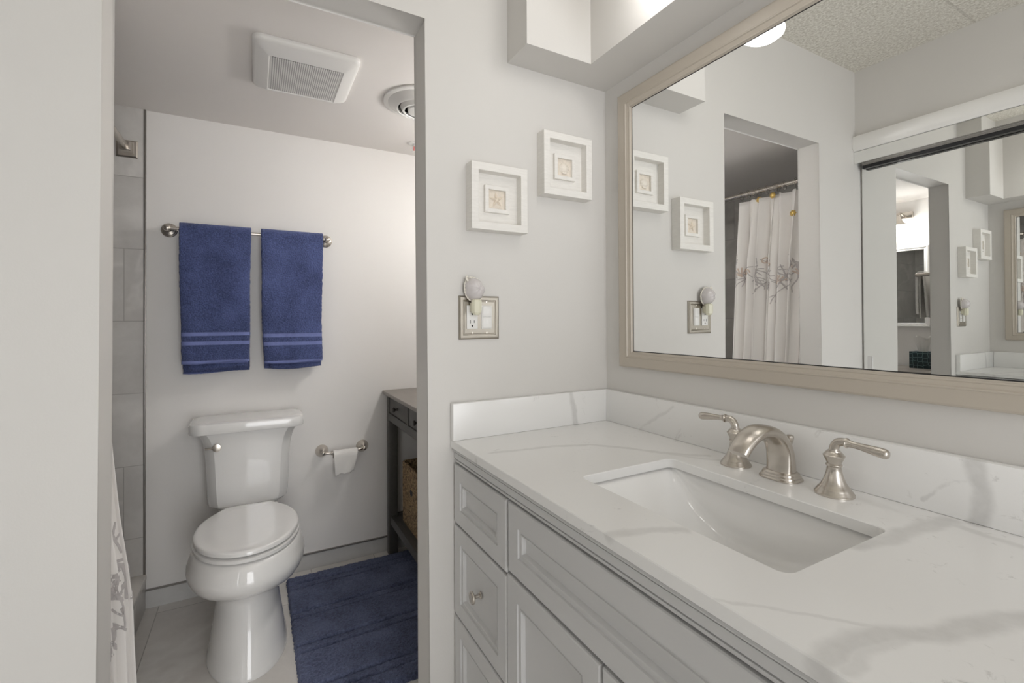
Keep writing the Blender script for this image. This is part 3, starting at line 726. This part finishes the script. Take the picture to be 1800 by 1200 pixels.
# ================================================================== TOWEL BAR AND TOWELS
tb = empty('towel_bar', (-D, -1.03, 1.575), 'brushed nickel towel bar on the back wall above the toilet', 'towel bar')
bm = bmesh.new(); tube(bm, [(-1.212, -1.347, 1.605), (-1.212, -.718, 1.605)], .0075, 16); link_bm('bar', bm, M['nickel'], tb, smooth=50)
for y in (-1.350, -.716):
    bm = bmesh.new(); lathe(bm, [(.030, .0005), (.030, .004), (.027, .006), (.026, .009), (.022, .011), (.021, .014), (.010, .018), (.0085, .05), (.010, .056), (.013, .060), (.014, .068), (.012, .076), (.006, .080), (0, .081)], (-D, y, 1.605), 'x', 32)
    link_bm('post', bm, M['nickel'], tb, smooth=35)
def drape_towel(name, y0, y1, xbar, zbar, zf, zb, mat, label, group, seed, facing=1, rb=.014, gapf=.010, gapb=.008, thick=.012, taper=.02, cat='towel'):
    rnd = random.Random(seed); ph = [rnd.uniform(0, 6) for _ in range(6)]
    e = empty(name, (xbar, (y0+y1)/2, min(zf, zb)), label, cat, group)
    ny, nz = 44, 70
    def sheet(y0, y1, zf, zb, rb, ox, amp):
        path = []
        for i in range(nz): path.append((facing*(rb+gapf*math.sin(PI*(1-i/nz)*.5)), zf+(zbar-zf)*i/nz, 1-i/nz))
        for k in range(13):
            a = PI*k/12; path.append((facing*rb*math.cos(a), zbar+rb*math.sin(a)*1.15, 0))
        for i in range(1, nz+1): path.append((-facing*(rb+gapb*(i/nz)*.3), zbar-(zbar-zb)*i/nz, i/nz))
        bm = bmesh.new(); rows = []
        for x, z, d in path:
            row = []
            for j in range(ny+1):
                u = j/ny; yy = y0+(y1-y0)*u+rnd.uniform(-.0009, .0009)+.0035*math.sin(4*d+ph[4])*d
                yy += (taper*.5*d)*(1-2*u)
                wob = amp*d*(math.sin(7*u+ph[0])*.6+math.sin(15*u+ph[1]+3*d)*.4)
                edge = (abs(2*u-1)**6)
                xx = xbar+x+ox+facing*(wob-.010*edge*d)+rnd.uniform(-.0013, .0013)
                row.append(bm.verts.new((xx, yy+.002*math.sin(9*d+ph[2])*d, z+rnd.uniform(-.0004, .0004)+ .004*d*math.sin(5*u+ph[3]))))
            rows.append(row)
        for a, b in zip(rows[:-1], rows[1:]):
            for j in range(ny): bm.faces.new((a[j], a[j+1], b[j+1], b[j]))
        return bm
    o = link_bm('outer_fold', sheet(y0, y1, zf, zb, rb+.006, 0, .005), mat, e, smooth=80)
    s = o.modifiers.new('thickness', 'SOLIDIFY'); s.thickness = thick*.75; s.offset = 0
    o2 = link_bm('inner_fold', sheet(y0+.022, y1-.006, zf-.026, zb+.012, max(rb-.004, .0105), 0, .004), mat, e, smooth=80)
    s = o2.modifiers.new('thickness', 'SOLIDIFY'); s.thickness = thick*.45; s.offset = 0
    for q in (o, o2): to_world_origin(q)
    return e
c1, c2 = (.032, .046, .125), (.105, .140, .335); bc = (.17, .205, .44)
M['terry1'] = mk_terry('navy_terry_left', c1, c2, [(1.147, 1.162), (1.108, 1.124), (.97, .986), (1.026, 1.041)], bc)
M['terry2'] = mk_terry('navy_terry_right', c1, c2, [(1.136, 1.152), (1.098, 1.114), (1.014, 1.028)], bc)
drape_towel('bath_towel', -1.306, -1.040, -1.212, 1.605, 1.030, .985, M['terry1'], 'navy blue terry towel with two woven bands, hanging nearer the shower', 'navy towels on the bar', 3)
drape_towel('bath_towel', -1.000, -.738, -1.212, 1.605, 1.017, .990, M['terry2'], 'navy blue terry towel with two woven bands, hanging nearer the console table', 'navy towels on the bar', 11)

# ================================================================== TOILET PAPER HOLDER
tp = empty('toilet_paper_holder', (-D, -.638, .53), 'brushed nickel toilet paper holder with a nearly used-up roll right of the toilet', 'paper holder')
for y, s in ((-.735, 1), (-.541, -1)):
    bm = bmesh.new(); lathe(bm, [(.0305, .0005), (.0305, .003), (.029, .006), (.024, .020), (.017, .034), (.010, .042), (.0075, .046), (.0085, .050), (.0105, .056), (.0095, .062), (.005, .066), (0, .067)], (-D, y, .566), 'x', 32)
    tube(bm, smoothpath([(-D+.052, y, .566), (-D+.056, y+s*.012, .565), (-D+.058, y+s*.022, .564), (-D+.058, y+s*.034, .5635)], 5), .0062, 12)
    lathe(bm, [(.0062, 0), (.0095, .002), (.0095, .004), (.006, .006)], (-D+.058, y+s*.034, .5635), 'y', 18, s)
    link_bm('post', bm, M['nickel'], tp, smooth=40)
bm = bmesh.new(); tube(bm, [(-D+.058, -.699, .5635), (-D+.058, -.577, .5635)], .0055, 12); link_bm('roller', bm, M['nickel'], tp, smooth=50)
pr = empty('toilet_paper', (-D+.058, -.632, .45), 'white toilet paper hanging in a ragged strip from the holder', 'toilet paper')
bm = bmesh.new(); ny = 20; rows = []; rr = .0215; xc, zc_ = -D+.058, .5550
for i in range(36):
    row = []
    for j in range(ny+1):
        u = j/ny; y = -.690+.114*u
        if i < 20: a = -PI*1.1+2.1*PI*i/19 ; x = xc+rr*math.cos(PI-a)*1.0; z = zc_+rr*math.sin(PI-a)*.9; 
        if i >= 20:
            d = (i-19)/16; x = xc+rr+.004*math.sin(8*u+3*d)*d+.002; z = zc_-d*(.100-.012*u+.003*math.sin(19*u)); y = y - .034*d*max(0, u-.35)*1.2 + .006*d
        row.append(bm.verts.new((x, y, z)))
    rows.append(row)
for a, b in zip(rows[:-1], rows[1:]):
    for j in range(ny): bm.faces.new((a[j], a[j+1], b[j+1], b[j]))
o = link_bm('hanging_sheet', bm, M['tissue'], pr, smooth=70); s = o.modifiers.new('t', 'SOLIDIFY'); s.thickness = .0012; s.offset = 0
bm = bmesh.new(); 
loft(bm, [[(xc+r_*math.cos(2*PI*k/24), y, zc_+r_*math.sin(2*PI*k/24)) for k in range(24)] for r_, y in ((.0165, -.688), (.0195, -.688), (.0195, -.578), (.0165, -.578), (.0165, -.688))], False, False)
link_bm('cardboard_core', bm, simple('brown_cardboard', (.35, .26, .18), .9), pr, smooth=40)

# ================================================================== CONSOLE TABLE, BASKET, TISSUE BOX
ta = empty('console_table', (-.72, -.18, 0), 'dark grey wooden console table with drawers along the right wall beyond the doorway', 'table')
tx0, tx1, ty0, ty1 = -1.252, -.200, -.420, .030
BOX('table_top', (tx0-.020, tx1+.020, ty0-.020, ty1+.010, .825, .8445), M['topwood'], ta, bev=.005)
bm = bmesh.new()
box(bm, tx0, tx1, ty0, ty0+.02, .695, .733); box(bm, tx0, tx1, ty0, ty0+.02, .820, .825)
for a, b in ((tx0, tx0+.036), (-.889, -.874), (-.564, -.549), (tx1-.036, tx1)): box(bm, a, b, ty0+.0002, ty0+.0198, .733, .820)
box(bm, tx0, tx0+.02, ty0+.02, ty1, .695, .825); box(bm, tx1-.02, tx1, ty0+.02, ty1, .695, .825); box(bm, tx0+.02, tx1-.02, ty1-.02, ty1, .695, .825)
box(bm, tx0+.02, tx1-.02, ty0+.03, ty1-.02, .700, .705)
link_bm('apron', bm, M['darkwood'], ta)
for a, b in ((tx0+.036, -.889), (-.874, -.564), (-.549, tx1-.036)):
    dr = BOX('drawer', (a+.003, b-.003, ty0+.003, ty0+.022, .736, .817), M['darkwood'], ta, bev=.002)
    bm = bmesh.new(); lathe(bm, [(.008, 0), (.006, .004), (.0055, .012), (.011, .018), (.012, .022), (.009, .026), (0, .026)], ((a+b)/2, ty0+.003, .776), 'y', 20, -1); link_bm('knob', bm, M['knobdark'], dr, smooth=40)
for x in (tx0, tx1-.045):
    for y in (ty0, ty1-.045): BOX('leg', (x, x+.045, y, y+.045, .0003, .6945), M['darkwood'], ta, bev=.0015)
bm = bmesh.new()
box(bm, tx0+.045, tx1-.045, ty0+.008, ty0+.03, .160, .203); box(bm, tx0+.045, tx1-.045, ty1-.03, ty1-.008, .160, .203)
box(bm, tx0+.01, tx0+.032, ty0+.045, ty1-.045, .160, .203); box(bm, tx1-.032, tx1-.01, ty0+.045, ty1-.045, .160, .203)
link_bm('stretcher', bm, M['darkwood'], ta)
bm = bmesh.new()
for k in range(8):
    a = ty0+.034+k*.0485; box(bm, tx0+.034, tx1-.034, a, a+.040, .180, .1985)
link_bm('slatted_shelf', bm, M['darkwood'], ta)
bk = empty('storage_basket', (-.97, -.23, .1990), 'woven seagrass basket on the lower shelf of the console table', 'basket')
bm = bmesh.new(); bx = (-1.133, -.805, -.376, -.09)
def BL(i, z): return lv(rrect(bx[0]+i, bx[1]-i, bx[2]+i, bx[3]-i, .018, 4), z)
nested(bm, [BL(.006, .1992), BL(.001, .21), BL(0, .36), BL(0, .497), BL(.002, .504), BL(.008, .504), BL(.010, .497), BL(.010, .215)], True, True)
link_bm('woven_body', bm, M['basket'], bk, smooth=50)
bm = bmesh.new(); lathe(bm, [(.020, 0), (.0205, .0015), (0, .0015)], (-.969, bx[2]+.0005, .39), 'y', 20, -1)
for v_ in bm.verts: v_.co.z = .39+(v_.co.z-.39)*.7
link_bm('hand_hole', bm, M['dark'], bk)
tx = empty('tissue_box', (-.335, -.07, .8447), 'dark teal patterned tissue box on the console table, seen in the closet mirror', 'tissue box')
BOX('carton', (-.396, -.278, -.130, -.012, .8449, .9645), M['teal'], tx, bev=.001)
bm = bmesh.new(); rows = []
for i in range(15):
    t = i/14; row = []
    for k in range(24):
        a = 2*PI*k/24; rr = (.020+.022*t)*(1+.18*math.sin(5*a+2*t)+.1*math.sin(9*a)); row.append((-.337+rr*1.15*math.cos(a), -.071+rr*.55*math.sin(a), .9646+.105*t+.010*math.sin(3*a+1)*t))
    rows.append(row)
loft(bm, rows, False, False); o = link_bm('tissue', bm, M['tissue'], tx, smooth=70)

# framed mirror and sconce above the table, hand towel inside the doorway wall
wm = empty('framed_mirror', (-.70, YRW, 1.14), 'white framed rectangular mirror above the console table', 'mirror')
a0, a1, b0, b1 = -1.05, -.341, 1.140, 1.755
bm = bmesh.new()
def ML(i, y): return [(a0+i, y, b0+i), (a1-i, y, b0+i), (a1-i, y, b1-i), (a0+i, y, b1-i)]
nested(bm, [ML(0, YRW-.0005), ML(0, YRW-.016), ML(.004, YRW-.020), ML(.012, YRW-.020), ML(.016, YRW-.015), ML(.026, YRW-.015), ML(.030, YRW-.010), ML(.030, YRW-.0005)], False, False)
link_bm('frame', bm, M['white'], wm, smooth=20)
BOX('mirror_glass', (a0+.028, a1-.028, YRW-.009, YRW-.001, b0+.028, b1-.028), M['mirror2'], wm)
so = empty('wall_sconce', (-.572, YRW, 1.80), 'brushed nickel wall light with lit opal glass shades above the framed mirror', 'wall light')
syc = -.035
BOX('back_plate', (-.71, -.435, YRW-.022, YRW-.0005, 1.975, 2.025), M['nickel'], so, bev=.004)
for sxc in (-.492, -.652):
    bm = bmesh.new(); tube(bm, smoothpath([(sxc, YRW-.020, 2.00), (sxc, YRW-.065, 2.012), (sxc, YRW-.10, 2.005), (sxc, syc, 1.985)], 6), .007, 12)
    ar = link_bm('arm', bm, M['nickel'], so, smooth=40)
    bm = bmesh.new(); lathe(bm, [(.012, 1.985), (.020, 1.975), (.024, 1.955), (.034, 1.935), (.052, 1.922), (.056, 1.918), (.054, 1.914), (.03, 1.916), (0, 1.918)], (sxc, syc, 0), 'z', 28); link_bm('fitter', bm, M['nickel'], ar, smooth=40)
    bm = bmesh.new(); lathe(bm, [(.040, 1.913), (.047, 1.905), (.050, 1.885), (.048, 1.862), (.040, 1.845), (.024, 1.836), (0, 1.834)], (sxc, syc, 0), 'z', 28); link_bm('glass_shade', bm, M['sglass'], ar, smooth=60)
hb = empty('hand_towel_bar', (-T, -.36, 1.47), 'short nickel towel bar on the inner face of the doorway wall', 'towel bar')
bm = bmesh.new(); tube(bm, [(-.178, -.575, 1.487), (-.178, -.145, 1.487)], .007, 14); link_bm('bar', bm, M['nickel'], hb, smooth=50)
for y in (-.575, -.145):
    bm = bmesh.new(); lathe(bm, [(.026, .0005), (.026, .005), (.012, .012), (.009, .06), (.012, .075), (.011, .088), (0, .09)], (-T, y, 1.487), 'x', 24, -1); link_bm('post', bm, M['nickel'], hb, smooth=40)
drape_towel('hand_towel', -.535, -.20, -.178, 1.487, 1.235, 1.215, M['greytowel'], 'pale grey terry hand towel on the short bar, seen in the closet mirror', None, 5, facing=-1, rb=.013, gapf=.012, gapb=.012, thick=.018)

# ================================================================== BATH MAT
bm = bmesh.new(); mx0, mx1, my0, my1 = -1.196, -.335, -.899, -.305; nx_, ny_ = 140, 98
rnd = random.Random(4); gr = []
for i in range(nx_+1):
    row = []
    for j in range(ny_+1):
        u, v_ = i/nx_, j/ny_; x = mx0+(mx1-mx0)*u; y = my0+(my1-my0)*v_
        de = min(x-mx0, mx1-x, y-my0, my1-y)
        h = .0185*min(1, (de/.008))**.5 if de > 0 else .0
        dl = min(x-mx0, mx1-x)
        for g0 in (.068, .112, .30, .345): 
            if abs(dl-g0) < .0055: h -= .0125
        if .068 < dl < .112 or .30 < dl < .345: h -= .0035
        h += rnd.uniform(-.0018, .0018)*(1 if de > .004 else 0)+.0008*math.sin(40*x+9*y)
        jit = .0018 if 0 < i < nx_ and 0 < j < ny_ else .0025
        row.append(bm.verts.new((x+rnd.uniform(-jit, jit), y+rnd.uniform(-jit, jit), max(.0012, h+.002))))
    gr.append(row)
for i in range(nx_):
    for j in range(ny_): bm.faces.new((gr[i][j], gr[i+1][j], gr[i+1][j+1], gr[i][j+1]))
bord = [gr[i][0] for i in range(nx_+1)]+[gr[nx_][j] for j in range(1, ny_+1)]+[gr[i][ny_] for i in range(nx_-1, -1, -1)]+[gr[0][j] for j in range(ny_-1, 0, -1)]
low = [bm.verts.new((v_.co.x, v_.co.y, .0004)) for v_ in bord]
for k in range(len(bord)):
    j = (k+1) % len(bord); bm.faces.new((bord[k], bord[j], low[j], low[k]))
bm.faces.new(low)
tag(link_bm('bath_mat', bm, M['mat'], loc=((mx0+mx1)/2, (my0+my1)/2, 0), smooth=80), 'navy blue tufted bath mat on the grey tile floor beside the toilet', 'bath mat')

# ================================================================== CEILING FITTINGS OF THE TOILET ROOM
fn = empty('exhaust_fan', (-.61, -.868, ZCT-.028), 'white square exhaust fan cover with a perforated grille on the toilet room ceiling', 'exhaust fan')
fx0, fx1, fy0, fy1 = -.792, -.434, -1.034, -.703
def FN(i, z, r=.03): return lv(rrect(fx0+i, fx1-i, fy0+i, fy1-i, max(r-i*.3, .004), 5), ZCT-z)
bm = bmesh.new()
gx = (-.765, -.515, -.982, -.752)
nested(bm, [FN(0, .0005), FN(0, .010), FN(.004, .016), FN(.012, .019), lv(rrect(gx[0]-.010, gx[1]+.010, gx[2]-.010, gx[3]+.010, .006, 5), ZCT-.026), lv(rrect(gx[0]-.003, gx[1]+.003, gx[2]-.003, gx[3]+.003, .004, 5), ZCT-.027), lv(rrect(*gx, .003, 5), ZCT-.024)], False, True)
link_bm('cover', bm, M['plastic'], fn, smooth=35)
bm = bmesh.new(); box(bm, gx[0]+.004, gx[1]-.004, gx[2]+.004, gx[3]-.004, ZCT-.0262, ZCT-.0235); link_bm('grille', bm, M['perf'], fn)
vt = empty('ceiling_vent', (-.66, -.42, ZCT-.03), 'round white ceiling diffuser with concentric rings', 'ceiling vent')
bm = bmesh.new(); lathe(bm, [(.100, -.0005), (.152, -.0005), (.152, -.006), (.140, -.010), (.134, -.008), (.128, -.012), (.105, -.030), (.098, -.032), (.094, -.028), (.096, -.010), (.100, -.0005)], (-.66, -.42, ZCT), 'z', 56); link_bm('outer_ring', bm, M['plastic'], vt, smooth=40)
bm = bmesh.new(); lathe(bm, [(.0, -.001), (.099, -.001), (.099, -.004), (0, -.004)], (-.66, -.42, ZCT), 'z', 40); link_bm('throat', bm, M['knobdark'], vt)
bm = bmesh.new(); lathe(bm, [(.086, -.022), (.076, -.040), (.070, -.041), (.068, -.038), (.080, -.020), (.086, -.022)], (-.66, -.42, ZCT), 'z', 48); link_bm('middle_ring', bm, M['plastic'], vt, smooth=50)
bm = bmesh.new(); lathe(bm, [(0, -.020), (.056, -.030), (.054, -.040), (.03, -.047), (.006, -.048), (0, -.048)], (-.66, -.42, ZCT), 'z', 40); lathe(bm, [(.012, -.004), (.012, -.025)], (-.66, -.42, ZCT), 'z', 12)
link_bm('centre_cone', bm, M['plastic'], vt, smooth=50)
sp = empty('fire_sprinkler', (-1.105, -.315, ZCT-.05), 'small pendent fire sprinkler head on the toilet room ceiling', 'sprinkler')
bm = bmesh.new(); lathe(bm, [(0, -.0005), (.031, -.0005), (.031, -.003), (.024, -.006), (.020, -.004), (.012, -.004), (0, -.004)], (-1.105, -.315, ZCT), 'z', 28); link_bm('escutcheon', bm, M['plastic'], sp, smooth=40)
bm = bmesh.new(); lathe(bm, [(.009, -.004), (.009, -.016), (.006, -.018), (0, -.018)], (-1.105, -.315, ZCT), 'z', 16)
for s in (-1, 1): tube(bm, [(-1.105, -.315+s*.007, ZCT-.016), (-1.105, -.315+s*.010, ZCT-.028), (-1.105, -.315+s*.002, ZCT-.042)], .0018, 8)
lathe(bm, [(0, -.041), (.013, -.042), (.013, -.0435), (0, -.044)], (-1.105, -.315, ZCT), 'z', 18); link_bm('frame_and_deflector', bm, M['chrome'], sp, smooth=40)
bm = bmesh.new(); tube(bm, [(-1.105, -.315, ZCT-.017), (-1.105, -.315, ZCT-.040)], .0022, 8); link_bm('glass_bulb', bm, simple('red_glass_bulb', (.5, .04, .03), .15), sp, smooth=50)

# ================================================================== SHOWER ROD AND CURTAIN
YROD, ZROD = -1.493, 1.932
rd = empty('curtain_rod', (-.69, YROD, ZROD), 'brushed nickel shower curtain rod with a square wall flange', 'curtain rod')
bm = bmesh.new(); tube(bm, [(-D+.028, YROD, ZROD), (-T-.028, YROD, ZROD)], .0125, 18); link_bm('rod', bm, M['nickel'], rd, smooth=50)
for x, s in ((-D+.009, 1), (-T-.009, -1)):
    bm = bmesh.new()
    def SQ(h, d): return [(x+s*d, YROD-h, ZROD-h), (x+s*d, YROD+h, ZROD-h), (x+s*d, YROD+h, ZROD+h), (x+s*d, YROD-h, ZROD+h)]
    nested(bm, [SQ(.036, .0005), SQ(.036, .004), SQ(.030, .008), SQ(.022, .022), SQ(.018, .042), SQ(.013, .044)], True, True)
    link_bm('flange', bm, M['nickel'], rd, smooth=15)
cx0, cx1 = -.535, -.115
cu = empty('shower_curtain', ((cx0+cx1)/2, -1.42, .06), 'white gathered shower curtain embroidered with grey coral and tan shells', 'shower curtain')
def ybase(z):
    pts = [(1.93, -1.493), (1.6, -1.478), (1.2, -1.448), (.9, -1.424), (.647, -1.402), (.56, -1.391), (.474, -1.380), (.371, -1.371), (.25, -1.367), (.129, -1.361), (.0, -1.356)]
    for (za, ya), (zb, yb) in zip(pts[:-1], pts[1:]):
        if z >= zb: return ya+(yb-ya)*(za-z)/(za-zb)
    return pts[-1][1]
NF = 7.0
def cpt(u, z):
    # gathered cloth: u 0..1 along the hem
    t = max(0, min(1, (1.90-z)/.35))
    a = 2*PI*NF*u
    amp = (.016+.014*t)*(1+.35*math.sin(3.1*u*2*PI+.7))
    x = cx0+(cx1-cx0)*u + (.010+.006*t)*math.sin(2*a+.6)*.6 - .012*(1-t)*math.sin(a*.5+1)
    x += (cx0*0 - .012)*(1-u)*t
    ph = .35*math.sin(2.2*z+5*u)
    y = ybase(z)-.004+amp*math.sin(a+ph)+.006*math.sin(2.3*a+1+ph)*t
    return Vector((x, y, z))
bm = bmesh.new(); nu, nz = 240, 70; rows = []
for i in range(nz+1):
    row = []
    for k in range(nu+1):
        u = k/nu; zt_ = 1.898-.012*abs(math.sin(PI*NF*u*1.0+.4)); z = .075+(zt_-.075)*i/nz
        row.append(bm.verts.new(cpt(u, z)))
    rows.append(row)
for a, b in zip(rows[:-1], rows[1:]):
    for k in range(nu): bm.faces.new((a[k], a[k+1], b[k+1], b[k]))
CL = bm
def cnorm(u, z):
    d1 = cpt(u+.002, z)-cpt(u-.002, z); d2 = cpt(u, z+.004)-cpt(u, z-.004); n = d1.cross(d2).normalized()
    if n.y < 0: n = -n
    return n
def ribbon(bm, pts, wds):
    vs = []
    for i, (u, z) in enumerate(pts):
        a, b = pts[max(i-1, 0)], pts[min(i+1, len(pts)-1)]
        # local scale: one unit of u is about 1.35 m of cloth
        d = Vector(((b[0]-a[0])*1.35, b[1]-a[1])); d = d.normalized() if d.length > 0 else Vector((1, 0)); p = Vector((-d.y, d.x))*wds[i]
        row = []
        for s in (1, -1):
            uu, zz = u+s*p.x/1.35, z+s*p.y
            row.append([cpt(uu, zz)+cnorm(uu, zz)*h for h in (.0022, -.0022)])
        vs.append(row)
    rings = [[r[0][0], r[1][0], r[1][1], r[0][1]] for r in vs]
    loft(bm, rings)
def coral(bm, u, z, ang, ln, wd, depth, rnd):
    n = 6; pts = [(u, z)]; a = ang
    for k in range(n):
        a += rnd.uniform(-.22, .22); u += math.cos(a)*ln/n/1.35; z += math.sin(a)*ln/n; pts.append((min(.985, max(.015, u)), z))
    ribbon(bm, pts, [wd*(1-.35*k/n) for k in range(n+1)])
    if depth > 0:
        for s in (-1, 1):
            k = rnd.choice((3, 4)); coral(bm, pts[k][0], pts[k][1], a+s*rnd.uniform(.5, .95), ln*rnd.uniform(.55, .75), wd*.8, depth-1, rnd)
        if rnd.random() < .7: coral(bm, pts[-1][0], pts[-1][1], a+rnd.uniform(-.3, .3), ln*.6, wd*.75, depth-1, rnd)
rnd = random.Random(21)
nbase = len(CL.faces)
bm = CL; bmt = bmesh.new()
for zc0, zr in ((1.44, .09), (.46, .10)):
    for k in range(22):
        u = .03+.94*(k+rnd.uniform(.1, .9))/22
        coral(bm, u, zc0+rnd.uniform(-zr, zr)+.06, -PI/2+rnd.uniform(-.7, .7), .095, .0036 if zc0 > 1 else .0075, 2, rnd)
        if k % 2 == 0: coral(bm, u, zc0+rnd.uniform(-zr, zr), PI/2+rnd.uniform(-.8, .8), .06, .0030, 1, rnd)
    for k in range(10):
        u = .05+.90*(k+rnd.uniform(.2, .8))/10; z = zc0+rnd.uniform(-.05, .09)
        if zc0 < 1: break
        r0 = rnd.uniform(.020, .032)
        if k % 2:
            pts = [(u+(r0*(1-t*.8))*math.cos(7*t)/1.35, z+(r0*(1-t*.8))*math.sin(7*t)) for t in (q/26 for q in range(27))]; ribbon(bmt, pts, [.0030]*27)
        else:
            for q in range(7):
                a = PI/2+(q-3)*.34; ribbon(bmt, [(u, z-r0), (u+r0*.9*math.cos(a)/1.35, z-r0+r0*.9*math.sin(a)), (u+r0*1.7*math.cos(a)/1.35, z-r0+r0*1.7*math.sin(a))], [.0016, .0026, .0030])
for f_ in list(CL.faces)[nbase:]: f_.material_index = 1
CL.faces.index_update(); tmp = bpy.data.meshes.new('tmp'); bmt.to_mesh(tmp); bmt.free(); n2 = len(CL.faces); CL.from_mesh(tmp); bpy.data.meshes.remove(tmp)
CL.faces.ensure_lookup_table()
for f_ in CL.faces[n2:]: f_.material_index = 2
o = link_bm('cloth', CL, [M['curtain'], M['coral'], M['tan']], cu, smooth=80); s = o.modifiers.new('t', 'SOLIDIFY'); s.thickness = .0012; s.offset = 0
for k in range(12):
    u = .02+.96*k/11; p = cpt(u, 1.885)
    bm = bmesh.new(); rr = .021
    tube(bm, [(p.x, YROD+rr*math.sin(a), ZROD-.006+rr*1.15*math.cos(a)) for a in (2*PI*q/24 for q in range(25))], .0016, 8, cap=False)
    rg = link_bm('curtain_ring', bm, M['nickel'], cu, smooth=60)
    if k in (3, 5, 8):
        bm = bmesh.new(); zz = ZROD-.050 if k != 8 else ZROD-.17
        pp = cpt(u, zz); lathe(bm, [(.0, 0), (.012, .001), (.0165, .003), (.016, .006), (.010, .010), (.004, .012), (0, .0125)], (pp.x, pp.y+.008, zz), 'y', 16, 1)
        for v_ in bm.verts:
            a = math.atan2(v_.co.z-zz, v_.co.x-pp.x); f_ = 1+.14*math.cos(7*a); v_.co.x = pp.x+(v_.co.x-pp.x)*f_; v_.co.z = zz+(v_.co.z-zz)*f_
        link_bm('gold_shell', bm, M['gold'], rg, smooth=50)
